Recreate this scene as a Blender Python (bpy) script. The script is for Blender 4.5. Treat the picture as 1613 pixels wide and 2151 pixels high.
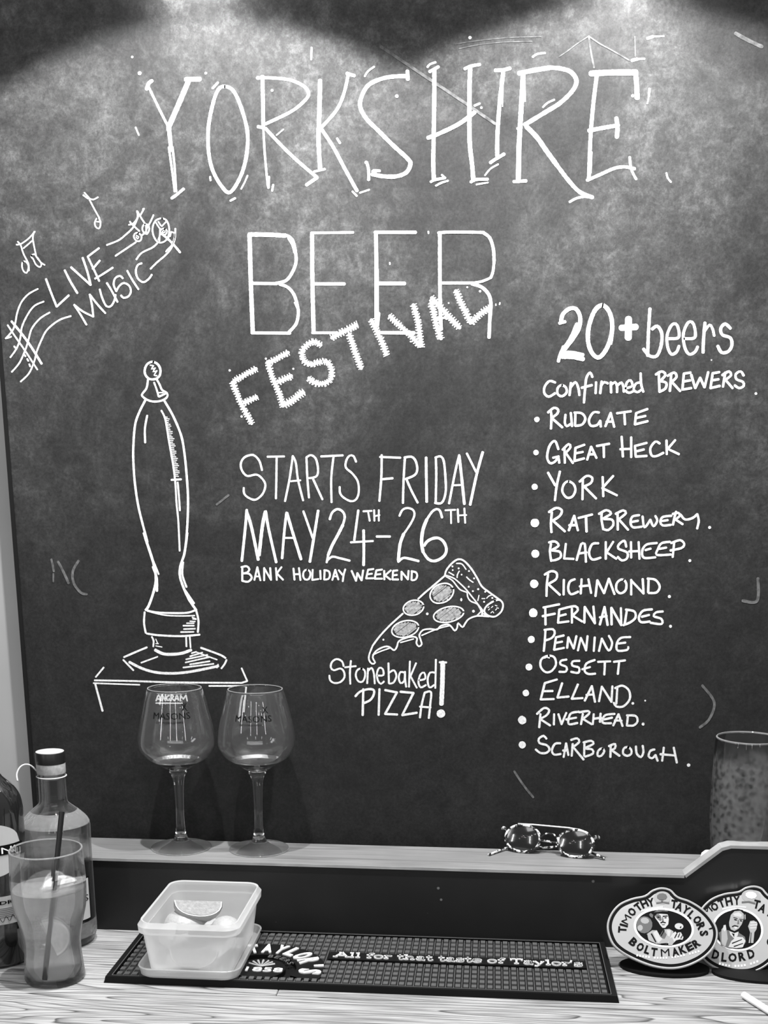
import bpy, bmesh, math, random
import numpy as np
from mathutils import Vector, Matrix
random.seed(7)
for o in list(bpy.data.objects): bpy.data.objects.remove(o)
S = bpy.context.scene
COL = S.collection
# ------------------------------------------------------------------ camera
W, H = 1613, 2151
FPX, PCX, PCY, TH, PSI = 2515.0, 785.0, 1700.0, math.radians(15.1), math.radians(5.5)
ZC = 0.558                                   # camera height above the counter top (z = 0)
FW = np.array([-math.sin(PSI)*math.cos(TH), math.cos(PSI)*math.cos(TH), -math.sin(TH)])
RT = np.array([math.cos(PSI), math.sin(PSI), 0.0])
UP = np.cross(RT, FW)
cd = bpy.data.cameras.new('camera'); cam = bpy.data.objects.new('camera', cd); COL.objects.link(cam)
cam.matrix_world = Matrix([[RT[i], UP[i], -FW[i], (0, 0, ZC)[i]] for i in range(3)] + [[0, 0, 0, 1]])
cd.sensor_fit = 'VERTICAL'; cd.sensor_height = 36.0; cd.sensor_width = 36.0*W/H
cd.lens = 36.0*FPX/H
cd.shift_x = (W/2-PCX)/H; cd.shift_y = (PCY-H/2)/H
cd.clip_start = 0.01; cd.clip_end = 50
S.camera = cam
# ------------------------------------------------------------------ exposure, world, lamps
S.view_settings.view_transform = 'Standard'; S.view_settings.look = 'None'
S.view_settings.exposure = 0.0; S.view_settings.gamma = 1.0; S.view_settings.use_curve_mapping = False
wd = bpy.data.worlds.new('room_light'); S.world = wd; wd.use_nodes = True
wd.node_tree.nodes['Background'].inputs[0].default_value = (1, 1, 1, 1)
wd.node_tree.nodes['Background'].inputs[1].default_value = 0.17

def aim(o, tgt):
    o.rotation_euler = (Vector(tgt)-o.location).to_track_quat('-Z', 'Y').to_euler()
def lamp(name, kind, loc, power, tgt=None, **kw):
    l = bpy.data.lights.new(name, kind); l.energy = power
    for k, v in kw.items(): setattr(l, k, v)
    o = bpy.data.objects.new(name, l); COL.objects.link(o); o.location = loc
    if tgt: aim(o, tgt)
    return o
# the two spot lamps over the chalkboard
lamp('board_spot', 'SPOT', (-0.350, 1.222, 1.315), 64, (-0.350, 1.215, 0), spot_size=math.radians(107), spot_blend=0.05, shadow_soft_size=0.012)
lamp('board_spot', 'SPOT', (0.120, 1.222, 1.292), 45, (0.120, 1.215, 0), spot_size=math.radians(112), spot_blend=0.05, shadow_soft_size=0.012)
lamp('board_spot', 'SPOT', (0.120, 1.222, 1.312), 18, (0.120, 1.215, 0), spot_size=math.radians(100), spot_blend=0.06, shadow_soft_size=0.012)
# extra lamps close to the board, added to make the hot spots
lamp('hotspot_fill', 'SPOT', (-0.356, 1.500, 1.135), 2.0, (-0.356, 1.56, 1.06), spot_size=math.radians(160), spot_blend=0.9, shadow_soft_size=0.01)
lamp('hotspot_fill', 'SPOT', (0.135, 1.495, 1.118), 2.0, (0.135, 1.56, 1.04), spot_size=math.radians(160), spot_blend=0.9, shadow_soft_size=0.01)
# unseen fill panels added behind and above the drinker for ambient light
lamp('ambient_fill', 'AREA', (0.15, 0.25, 1.75), 11, (-0.1, 1.45, 0.2), shape='RECTANGLE', size=1.6, size_y=0.7)
lamp('ambient_fill', 'AREA', (-1.5, 0.3, 1.1), 4, (-0.1, 1.45, 0.2), shape='RECTANGLE', size=0.25, size_y=0.9)
rb_ = random.Random(5)
for i in range(16):      # strings of small bulbs across the room
    bx = -1.5+3.0*i/15+rb_.uniform(-.08, .08); lamp('string_bulb', 'POINT', (bx, -1.0+.5*rb_.random()-.3*abs(bx), 1.05+.55*((i*7) % 5)/5+rb_.uniform(-.05, .05)), .45, shadow_soft_size=0.013)
for bx, by, bz, hh in ((-.55, -1.1, .95, .9), (.35, -1.2, 1.0, .9), (1.35, -.5, .9, .8), (-1.5, -.2, .8, .7)):  # tall strip lights added for vertical streaks in the glasses
    lamp('streak_strip', 'AREA', (bx, by, bz), 2.6, (-.2, 1.45, .25), shape='RECTANGLE', size=.06, size_y=hh)
# counter down-light
lamp('counter_spot', 'SPOT', (0.05, 1.20, 1.45), 2, (0.05, 1.30, 0), spot_size=math.radians(60), spot_blend=0.5, shadow_soft_size=0.015)

# ------------------------------------------------------------------ pixel -> world on a known plane
def ray(px, py): return FW + RT*(px-PCX)/FPX - UP*(py-PCY)/FPX
def oz(px, py, z):
    r = ray(px, py); t = (z-ZC)/r[2]; return Vector((r[0]*t, r[1]*t, z))
def oy(px, py, y):
    r = ray(px, py); t = y/r[1]; return Vector((r[0]*t, y, ZC+r[2]*t))
def on_plane(px, py, p0, n):
    r = Vector(ray(px, py)); o = Vector((0, 0, ZC)); t = (p0-o).dot(n)/r.dot(n); return o+r*t
def mmpx(p): return float((np.array(p)-np.array([0, 0, ZC])) @ FW)/FPX      # metres per pixel at p

# ------------------------------------------------------------------ materials
def nt(name):
    m = bpy.data.materials.new(name); m.use_nodes = True; t = m.node_tree; t.nodes.clear()
    out = t.nodes.new('ShaderNodeOutputMaterial'); return m, t, out
def g3(v): return (v, v, v, 1)
def N(t, k, **kw):
    n = t.nodes.new(k)
    for a, b in kw.items():
        if a.startswith('i_'): n.inputs[a[2:].replace('_', ' ')].default_value = b
        else: setattr(n, a, b)
    return n
def plain(name, v, rough=0.5, metal=0.0, spec=0.5, noise=0.0, nscale=40, bump=0.0, sub=0.0, coat=0.0):
    m, t, out = nt(name); b = N(t, 'ShaderNodeBsdfPrincipled')
    b.inputs['Base Color'].default_value = g3(v); b.inputs['Roughness'].default_value = rough
    b.inputs['Metallic'].default_value = metal; b.inputs['Specular IOR Level'].default_value = spec
    b.inputs['Coat Weight'].default_value = coat
    if noise or bump:
        tc = N(t, 'ShaderNodeTexCoord'); n = N(t, 'ShaderNodeTexNoise'); n.inputs['Scale'].default_value = nscale; n.inputs['Detail'].default_value = 6
        t.links.new(tc.outputs['Object'], n.inputs['Vector'])
        if noise:
            r = N(t, 'ShaderNodeMapRange'); r.inputs['From Min'].default_value = .3; r.inputs['From Max'].default_value = .7
            r.inputs['To Min'].default_value = v*(1-noise); r.inputs['To Max'].default_value = min(1, v*(1+noise))
            t.links.new(n.outputs['Fac'], r.inputs['Value']); t.links.new(r.outputs[0], b.inputs['Base Color'])
        if bump:
            u = N(t, 'ShaderNodeBump'); u.inputs['Strength'].default_value = bump; u.inputs['Distance'].default_value = .002
            t.links.new(n.outputs['Fac'], u.inputs['Height']); t.links.new(u.outputs[0], b.inputs['Normal'])
    t.links.new(b.outputs[0], out.inputs[0]); return m
def thin_glass(name, tint=0.95, edge=0.55, painted_sheen=0.03, rough=0.02, bump=0.0, pattern=False, pw=4.0):
    """clear blown glass: see-through, reflecting more towards its edges"""
    m, t, out = nt(name)
    tr = N(t, 'ShaderNodeBsdfTransparent'); tr.inputs[0].default_value = g3(tint)
    gl = N(t, 'ShaderNodeBsdfGlossy'); gl.inputs['Roughness'].default_value = rough; gl.inputs[0].default_value = g3(1)
    lw = N(t, 'ShaderNodeLayerWeight'); lw.inputs['Blend'].default_value = 0.5
    p = N(t, 'ShaderNodeMath', operation='POWER'); p.inputs[1].default_value = pw
    t.links.new(lw.outputs['Facing'], p.inputs[0])
    mr = N(t, 'ShaderNodeMapRange'); mr.inputs['To Min'].default_value = 0.035; mr.inputs['To Max'].default_value = edge
    t.links.new(p.outputs[0], mr.inputs['Value'])
    mx = N(t, 'ShaderNodeMixShader'); t.links.new(mr.outputs[0], mx.inputs[0]); t.links.new(tr.outputs[0], mx.inputs[1]); t.links.new(gl.outputs[0], mx.inputs[2])
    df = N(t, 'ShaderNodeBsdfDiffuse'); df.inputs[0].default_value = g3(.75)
    m2 = N(t, 'ShaderNodeMixShader'); m2.inputs[0].default_value = painted_sheen
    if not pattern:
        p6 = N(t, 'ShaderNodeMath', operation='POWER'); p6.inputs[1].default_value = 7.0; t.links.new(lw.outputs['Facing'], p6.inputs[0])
        hz = N(t, 'ShaderNodeMapRange'); hz.inputs['To Min'].default_value = painted_sheen; hz.inputs['To Max'].default_value = .30; t.links.new(p6.outputs[0], hz.inputs['Value']); t.links.new(hz.outputs[0], m2.inputs[0])  # white diffuse painted in towards the edges as their bright highlights
    rf = N(t, 'ShaderNodeBsdfRefraction'); rf.inputs['IOR'].default_value = 1.33; rf.inputs['Roughness'].default_value = .03; m3 = N(t, 'ShaderNodeMixShader'); m3.inputs[0].default_value = .5; t.links.new(mx.outputs[0], m3.inputs[1]); t.links.new(rf.outputs[0], m3.inputs[2]); t.links.new(m3.outputs[0], m2.inputs[1]); t.links.new(df.outputs[0], m2.inputs[2])
    tc = N(t, 'ShaderNodeTexCoord')
    if pattern:
        n = N(t, 'ShaderNodeTexNoise'); n.inputs['Scale'].default_value = 170; n.inputs['Detail'].default_value = 4
        v = N(t, 'ShaderNodeTexVoronoi'); v.inputs['Scale'].default_value = 130
        t.links.new(tc.outputs['Object'], n.inputs['Vector']); t.links.new(tc.outputs['Object'], v.inputs['Vector'])
        a = N(t, 'ShaderNodeMath', operation='ADD'); t.links.new(n.outputs['Fac'], a.inputs[0]); t.links.new(v.outputs['Distance'], a.inputs[1])
        r = N(t, 'ShaderNodeMapRange'); r.inputs['From Min'].default_value = .80; r.inputs['From Max'].default_value = 1.02; r.inputs['To Min'].default_value = painted_sheen; r.inputs['To Max'].default_value = .07
        t.links.new(a.outputs[0], r.inputs['Value']); 
        sp = N(t, 'ShaderNodeSeparateXYZ'); t.links.new(tc.outputs['Object'], sp.inputs[0])
        zz = N(t, 'ShaderNodeMapRange'); zz.inputs['From Min'].default_value = .142; zz.inputs['From Max'].default_value = .132
        t.links.new(sp.outputs['Z'], zz.inputs['Value'])
        q = N(t, 'ShaderNodeMath', operation='MULTIPLY'); t.links.new(r.outputs[0], q.inputs[0]); t.links.new(zz.outputs[0], q.inputs[1])
        t.links.new(q.outputs[0], m2.inputs[0]); df.inputs[0].default_value = g3(.5)
    if bump:
        n = N(t, 'ShaderNodeTexNoise'); n.inputs['Scale'].default_value = 160; n.inputs['Detail'].default_value = 2
        t.links.new(tc.outputs['Object'], n.inputs['Vector'])
        u = N(t, 'ShaderNodeBump'); u.inputs['Strength'].default_value = bump; u.inputs['Distance'].default_value = .004
        t.links.new(n.outputs['Fac'], u.inputs['Height']); t.links.new(u.outputs[0], gl.inputs['Normal']); t.links.new(u.outputs[0], lw.inputs['Normal'])
    t.links.new(m2.outputs[0], out.inputs[0]); return m
def solid_glass(name, v=0.97, rough=0.0, ior=1.45, painted_sheen=0.0):
    m, t, out = nt(name); g = N(t, 'ShaderNodeBsdfGlass'); g.inputs[0].default_value = g3(v); g.inputs['Roughness'].default_value = rough; g.inputs['IOR'].default_value = ior
    
    if painted_sheen:
        df = N(t, 'ShaderNodeBsdfDiffuse'); df.inputs[0].default_value = g3(.8); mx = N(t, 'ShaderNodeMixShader'); mx.inputs[0].default_value = painted_sheen  # pale diffuse mixed in for reflections the bowl would show
        t.links.new(g.outputs[0], mx.inputs[1]); t.links.new(df.outputs[0], mx.inputs[2]); t.links.new(mx.outputs[0], out.inputs[0]); return m
    t.links.new(g.outputs[0], out.inputs[0]); return m
def milky(name, transp, v=0.8, gloss=0.06, rough=0.3, refr=False, tint=1.0):
    m, t, out = nt(name)
    tr = N(t, 'ShaderNodeBsdfTransparent') if not refr else N(t, 'ShaderNodeBsdfRefraction')
    tr.inputs[0].default_value = g3(tint)
    if refr: tr.inputs['IOR'].default_value = 1.2; tr.inputs['Roughness'].default_value = 0.06
    tl = N(t, 'ShaderNodeBsdfTranslucent'); tl.inputs[0].default_value = g3(v)
    df = N(t, 'ShaderNodeBsdfDiffuse'); df.inputs[0].default_value = g3(v)
    gl = N(t, 'ShaderNodeBsdfGlossy'); gl.inputs['Roughness'].default_value = rough
    a = N(t, 'ShaderNodeMixShader'); a.inputs[0].default_value = .5; t.links.new(tl.outputs[0], a.inputs[1]); t.links.new(df.outputs[0], a.inputs[2])
    b = N(t, 'ShaderNodeMixShader'); b.inputs[0].default_value = transp; t.links.new(a.outputs[0], b.inputs[1]); t.links.new(tr.outputs[0], b.inputs[2])
    c = N(t, 'ShaderNodeMixShader'); c.inputs[0].default_value = gloss; t.links.new(b.outputs[0], c.inputs[1]); t.links.new(gl.outputs[0], c.inputs[2])
    t.links.new(c.outputs[0], out.inputs[0]); return m
def wood(name, lo, hi, rings=16.0, rough=0.45, line=0.5, seed=0.0, scl=(1.5, 15, 15), fine=.46):
    m, t, out = nt(name); b = N(t, 'ShaderNodeBsdfPrincipled'); b.inputs['Roughness'].default_value = rough; b.inputs['Specular IOR Level'].default_value = .35
    tc = N(t, 'ShaderNodeTexCoord'); mp = N(t, 'ShaderNodeMapping'); mp.inputs['Scale'].default_value = scl; mp.inputs['Location'].default_value = (seed, seed*1.7, 0)
    t.links.new(tc.outputs['Object'], mp.inputs[0])
    n = N(t, 'ShaderNodeTexNoise'); n.inputs['Scale'].default_value = 1.0; n.inputs['Detail'].default_value = 2.0; n.inputs['Roughness'].default_value = .35
    t.links.new(mp.outputs[0], n.inputs['Vector'])
    k = N(t, 'ShaderNodeMath', operation='MULTIPLY'); k.inputs[1].default_value = rings; t.links.new(n.outputs['Fac'], k.inputs[0])
    f = N(t, 'ShaderNodeMath', operation='FRACT'); t.links.new(k.outputs[0], f.inputs[0])
    cr = N(t, 'ShaderNodeValToRGB'); e = cr.color_ramp.elements
    e[0].position = 0; e[0].color = g3(hi); e[1].position = 1; e[1].color = g3(hi*.97)
    x = e.new(.55); x.color = g3(hi*.92); x = e.new(.86); x.color = g3(lo+(hi-lo)*(1-line)); x = e.new(.95); x.color = g3(lo)
    t.links.new(f.outputs[0], cr.inputs[0])
    mp2 = N(t, 'ShaderNodeMapping'); mp2.inputs['Scale'].default_value = (12, 300, 300); t.links.new(tc.outputs['Object'], mp2.inputs[0])
    n2 = N(t, 'ShaderNodeTexNoise'); n2.inputs['Scale'].default_value = 1.0; n2.inputs['Detail'].default_value = 4; t.links.new(mp2.outputs[0], n2.inputs['Vector'])
    r2 = N(t, 'ShaderNodeMapRange'); r2.inputs['From Min'].default_value = .35; r2.inputs['From Max'].default_value = .6; r2.inputs['To Min'].default_value = 1-fine; r2.inputs['To Max'].default_value = 1.05
    t.links.new(n2.outputs['Fac'], r2.inputs['Value'])
    n3 = N(t, 'ShaderNodeTexNoise'); n3.inputs['Scale'].default_value = 7; n3.inputs['Detail'].default_value = 5; t.links.new(tc.outputs['Object'], n3.inputs['Vector'])
    r3 = N(t, 'ShaderNodeMapRange'); r3.inputs['From Min'].default_value = .3; r3.inputs['From Max'].default_value = .7; r3.inputs['To Min'].default_value = .82; r3.inputs['To Max'].default_value = 1.08
    t.links.new(n3.outputs['Fac'], r3.inputs['Value'])
    mm = N(t, 'ShaderNodeMath', operation='MULTIPLY'); t.links.new(r2.outputs[0], mm.inputs[0]); t.links.new(r3.outputs[0], mm.inputs[1])
    mx = N(t, 'ShaderNodeVectorMath', operation='MULTIPLY'); t.links.new(cr.outputs[0], mx.inputs[0]); t.links.new(mm.outputs[0], mx.inputs[1])
    t.links.new(mx.outputs[0], b.inputs['Base Color'])
    u = N(t, 'ShaderNodeBump'); u.inputs['Strength'].default_value = .25; u.inputs['Distance'].default_value = .001
    t.links.new(mm.outputs[0], u.inputs['Height']); t.links.new(u.outputs[0], b.inputs['Normal'])
    t.links.new(b.outputs[0], out.inputs[0]); return m
def board_mat():
    """blackboard paint with wiped chalk dust, thicker towards the top"""
    m, t, out = nt('blackboard'); b = N(t, 'ShaderNodeBsdfPrincipled'); b.inputs['Roughness'].default_value = .62; b.inputs['Specular IOR Level'].default_value = .22
    tc = N(t, 'ShaderNodeTexCoord')
    def noise(scale, det, rough, sc=(1, 1, 1), dist=0.0, loc=(0, 0, 0)):
        mp = N(t, 'ShaderNodeMapping'); mp.inputs['Scale'].default_value = sc; mp.inputs['Location'].default_value = loc; t.links.new(tc.outputs['Object'], mp.inputs[0])
        n = N(t, 'ShaderNodeTexNoise'); n.inputs['Scale'].default_value = scale; n.inputs['Detail'].default_value = det; n.inputs['Roughness'].default_value = rough; n.inputs['Distortion'].default_value = dist
        t.links.new(mp.outputs[0], n.inputs['Vector']); return n.outputs['Fac']
    def rng(x, a, b_, c, d):
        r = N(t, 'ShaderNodeMapRange'); r.inputs['From Min'].default_value = a; r.inputs['From Max'].default_value = b_; r.inputs['To Min'].default_value = c; r.inputs['To Max'].default_value = d
        t.links.new(x, r.inputs['Value']); return r.outputs[0]
    def op(o_, x, y):
        k = N(t, 'ShaderNodeMath', operation=o_)
        for i, q in enumerate((x, y)):
            if isinstance(q, (int, float)): k.inputs[i].default_value = q
            else: t.links.new(q, k.inputs[i])
        return k.outputs[0]
    sp = N(t, 'ShaderNodeSeparateXYZ'); t.links.new(tc.outputs['Object'], sp.inputs[0])
    big = rng(noise(4.2, 7, .68, dist=.7), .42, .64, 0, 1)
    wipe = rng(noise(5, 6, .65, sc=(1, 1, .35), dist=.4, loc=(3, 0, 1)), .42, .72, 0, 1)
    fine = rng(noise(60, 8, .75, dist=.3), .45, .72, 0, 1)
    streak = rng(noise(16, 4, .6, sc=(1, 1, .12), loc=(7, 0, 0)), .45, .7, 0, 1)
    high = rng(sp.outputs['Z'], .30, 1.02, .08, 1)
    dust = op('ADD', op('ADD', op('MULTIPLY', big, .022), .005), op('MULTIPLY', wipe, .017))
    dust = op('ADD', dust, op('MULTIPLY', op('MULTIPLY', fine, big), .075))
    dust = op('ADD', op('MULTIPLY', dust, high), op('MULTIPLY', streak, .003))
    grit = op('MULTIPLY', rng(noise(260, 5, .8), .3, .7, .55, 1.45), rng(noise(48, 6, .8, dist=.5), .35, .65, .72, 1.3))
    val = op('MULTIPLY', op('ADD', dust, .0118), grit)
    t.links.new(val, b.inputs['Base Color'])
    t.links.new(b.outputs[0], out.inputs[0]); return m

def whitish():  # white translucency and scatter stand in for light refracted through clear liquid
    m, t, out = nt('whitened_drink'); tr = N(t, 'ShaderNodeBsdfTransparent'); gl = N(t, 'ShaderNodeBsdfGlossy'); gl.inputs['Roughness'].default_value = .02
    lw = N(t, 'ShaderNodeFresnel'); lw.inputs[0].default_value = 1.2; mx = N(t, 'ShaderNodeMixShader'); t.links.new(lw.outputs[0], mx.inputs[0]); t.links.new(tr.outputs[0], mx.inputs[1]); t.links.new(gl.outputs[0], mx.inputs[2])
    tl = N(t, 'ShaderNodeBsdfTranslucent'); tl.inputs[0].default_value = g3(.95); df = N(t, 'ShaderNodeBsdfDiffuse'); df.inputs[0].default_value = g3(.9); ad = N(t, 'ShaderNodeMixShader'); t.links.new(tl.outputs[0], ad.inputs[1]); t.links.new(df.outputs[0], ad.inputs[2]); m2 = N(t, 'ShaderNodeMixShader'); m2.inputs[0].default_value = .26; rf = N(t, 'ShaderNodeBsdfRefraction'); rf.inputs['IOR'].default_value = 1.33; rf.inputs['Roughness'].default_value = .03; m3 = N(t, 'ShaderNodeMixShader'); m3.inputs[0].default_value = .5; t.links.new(mx.outputs[0], m3.inputs[1]); t.links.new(rf.outputs[0], m3.inputs[2]); t.links.new(m3.outputs[0], m2.inputs[1]); t.links.new(ad.outputs[0], m2.inputs[2])
    t.links.new(m2.outputs[0], out.inputs[0]); v = N(t, 'ShaderNodeVolumeScatter'); v.inputs[0].default_value = g3(.99); v.inputs['Density'].default_value = 3; t.links.new(v.outputs[0], out.inputs['Volume']); return m
M = dict(
    board=board_mat(), boardedge=plain('board_edge', .006, .6, spec=.2), backing=plain('board_back', .02, .7),
    chalk=plain('chalk_pen', .66, .85, spec=.1, noise=.20, nscale=420), chalkgrey=plain('chalk_fill', .30, .9, spec=.1, noise=.4, nscale=300),
    ghost=plain('wiped_chalk_and_rings', .11, .9, spec=.1, noise=.5, nscale=150),
    wall=plain('grey_paint', .40, .6, noise=.08, nscale=6), floor=plain('floor_boards', .08, .5, noise=.2, nscale=5),
    panel=plain('dark_laminate', .014, .42, spec=.35, noise=.25, nscale=9), rubber=plain('black_rubber', .0045, .6, spec=.15), nub=plain('worn_rubber', .075, .6, spec=.3),
    ledge=wood('grey_oak', .15, .215, rings=4, rough=.5, line=.2, seed=3.1, fine=.15), edgewood=plain('ply_edge', .30, .5, noise=.15, nscale=40),
    c1=wood('bleached_oak', .07, .41, rings=24, line=.5, seed=2.2), c2=wood('bleached_oak_two', .075, .41, rings=20, line=.45, seed=5.3), c3=wood('bleached_oak_three', .075, .39, rings=26, line=.45, seed=9.2),
    white=plain('white_print', .85, .45), black=plain('black_print', .004, .6, spec=.08), blackp=plain('black_plastic', .008, .35),
    glass=solid_glass('wine_glass', .985, painted_sheen=.014), rim_glint=thin_glass('lit_glass_rim', tint=.8, edge=.9, painted_sheen=.16, pw=2), pint=thin_glass('pint_glass', tint=.95, edge=.5, painted_sheen=.002, rough=.004, pattern=True),  # rim glass whitened to hold the highlights along glass edges
    tumbler=thin_glass('tumbler_glass', tint=.985, edge=.95, painted_sheen=.006, rough=.004, pw=2.6), bottle=thin_glass('bottle_glass', tint=.82, edge=.95, painted_sheen=.004, rough=.01, pw=3), emboss=thin_glass('embossed_glass', tint=.8, edge=.9, painted_sheen=.14, bump=1.0, rough=.05),  # embossed glass whitened to hold its glints
    dark=plain('dark_bottle_glass', .012, .06, spec=.8, coat=.6), stem=solid_glass('stem_glass'), drink=whitish(), surf=plain('drink_surface', .6, .1),
    tub=milky('translucent_plastic', .42, .90, .05, .35), lid=milky('clear_lid_plastic', .45, .75, .08, .2),
    flesh=plain('lemon_flesh', .24, .45, noise=.18, nscale=220, bump=.5), rind=plain('lemon_rind', .38, .4, noise=.08, nscale=300, bump=.3), pith=plain('lemon_pith', .62, .6),
    slice=plain('lemon_slice_flesh', .60, .4, noise=.15, nscale=260), ice=solid_glass('ice', .95, .05, 1.3), silver=plain('chrome', .80, .22, metal=.55), plate=plain('badge_enamel', .36, .22, spec=.6, coat=.5), mid=plain('print_grey', .09, .5), light=plain('print_light', .30, .5), pale=plain('embossed_silver', .85, .3, metal=.4),
    cork=plain('cork', .42, .7, noise=.2, nscale=200), paper=plain('label_paper', .45, .6), lens=plain('tinted_lens', .004, .12, spec=1.0, coat=1.0), strawm=plain('black_straw', .006, .35), stick=plain('paper_straw', .8, .5), string=plain('string', .6, .7),
)
def tortoise():
    m, t, out = nt('tortoiseshell'); b = N(t, 'ShaderNodeBsdfPrincipled'); b.inputs['Roughness'].default_value = .12
    tc = N(t, 'ShaderNodeTexCoord'); n = N(t, 'ShaderNodeTexNoise'); n.inputs['Scale'].default_value = 190; n.inputs['Detail'].default_value = 1
    t.links.new(tc.outputs['Object'], n.inputs['Vector']); cr = N(t, 'ShaderNodeValToRGB'); cr.color_ramp.elements[0].position = .47; cr.color_ramp.elements[0].color = g3(.012); cr.color_ramp.elements[1].position = .54; cr.color_ramp.elements[1].color = g3(.62)
    t.links.new(n.outputs['Fac'], cr.inputs[0]); t.links.new(cr.outputs[0], b.inputs['Base Color']); t.links.new(b.outputs[0], out.inputs[0]); return m
M['tort'] = tortoise()
def speckled():
    m, t, out = nt('dusty_laminate'); b = N(t, 'ShaderNodeBsdfPrincipled'); b.inputs['Roughness'].default_value = .42; b.inputs['Specular IOR Level'].default_value = .3
    tc = N(t, 'ShaderNodeTexCoord'); v = N(t, 'ShaderNodeTexVoronoi'); v.inputs['Scale'].default_value = 34; n = N(t, 'ShaderNodeTexNoise'); n.inputs['Scale'].default_value = 7; n.inputs['Detail'].default_value = 5
    t.links.new(tc.outputs['Object'], v.inputs['Vector']); t.links.new(tc.outputs['Object'], n.inputs['Vector'])
    a = N(t, 'ShaderNodeMapRange'); a.inputs['From Min'].default_value = .045; a.inputs['From Max'].default_value = .07; a.inputs['To Min'].default_value = .13; a.inputs['To Max'].default_value = 0; t.links.new(v.outputs['Distance'], a.inputs['Value'])
    c = N(t, 'ShaderNodeMapRange'); c.inputs['From Min'].default_value = .3; c.inputs['From Max'].default_value = .7; c.inputs['To Min'].default_value = .008; c.inputs['To Max'].default_value = .015; t.links.new(n.outputs['Fac'], c.inputs['Value'])
    s_ = N(t, 'ShaderNodeMath', operation='ADD'); t.links.new(a.outputs[0], s_.inputs[0]); t.links.new(c.outputs[0], s_.inputs[1]); t.links.new(s_.outputs[0], b.inputs['Base Color']); t.links.new(b.outputs[0], out.inputs[0]); return m
M['panel'] = speckled()

# ------------------------------------------------------------------ object helpers
def link_mesh(name, V, F, mat, parent=None, smooth=False, origin=None):
    """world-space verts -> ONE mesh object (its origin at its base, or in its thing's frame)"""
    V = [Vector(v) for v in V]
    if parent is not None:
        q = parent; org = Vector((0, 0, 0))
        while q is not None: org += q.location; q = q.parent
    elif origin is not None: org = Vector(origin)
    else:
        xs = [v.x for v in V]; ys = [v.y for v in V]; org = Vector(((min(xs)+max(xs))/2, (min(ys)+max(ys))/2, min(v.z for v in V)))
    me = bpy.data.meshes.new(name); me.from_pydata([v-org for v in V], [], F); me.materials.append(mat)
    bm = bmesh.new(); bm.from_mesh(me); bmesh.ops.recalc_face_normals(bm, faces=bm.faces); bm.to_mesh(me); bm.free()
    if smooth:
        me.polygons.foreach_set('use_smooth', [True]*len(me.polygons))
        if smooth == 'auto': me.set_sharp_from_angle(angle=math.radians(35))
    me.update()
    o = bpy.data.objects.new(name, me); COL.objects.link(o)
    if parent is None: o.location = org
    else: o.parent = parent
    return o
def tag(o, label=None, cat=None, group=None, kind=None):
    for k, v in (('label', label), ('category', cat), ('group', group), ('kind', kind)):
        if v: o[k] = v
    return o
def thing(name, loc, label, cat, group=None):
    o = bpy.data.objects.new(name, None); o.empty_display_size = .02; COL.objects.link(o); o.location = loc
    return tag(o, label, cat, group)
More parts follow.
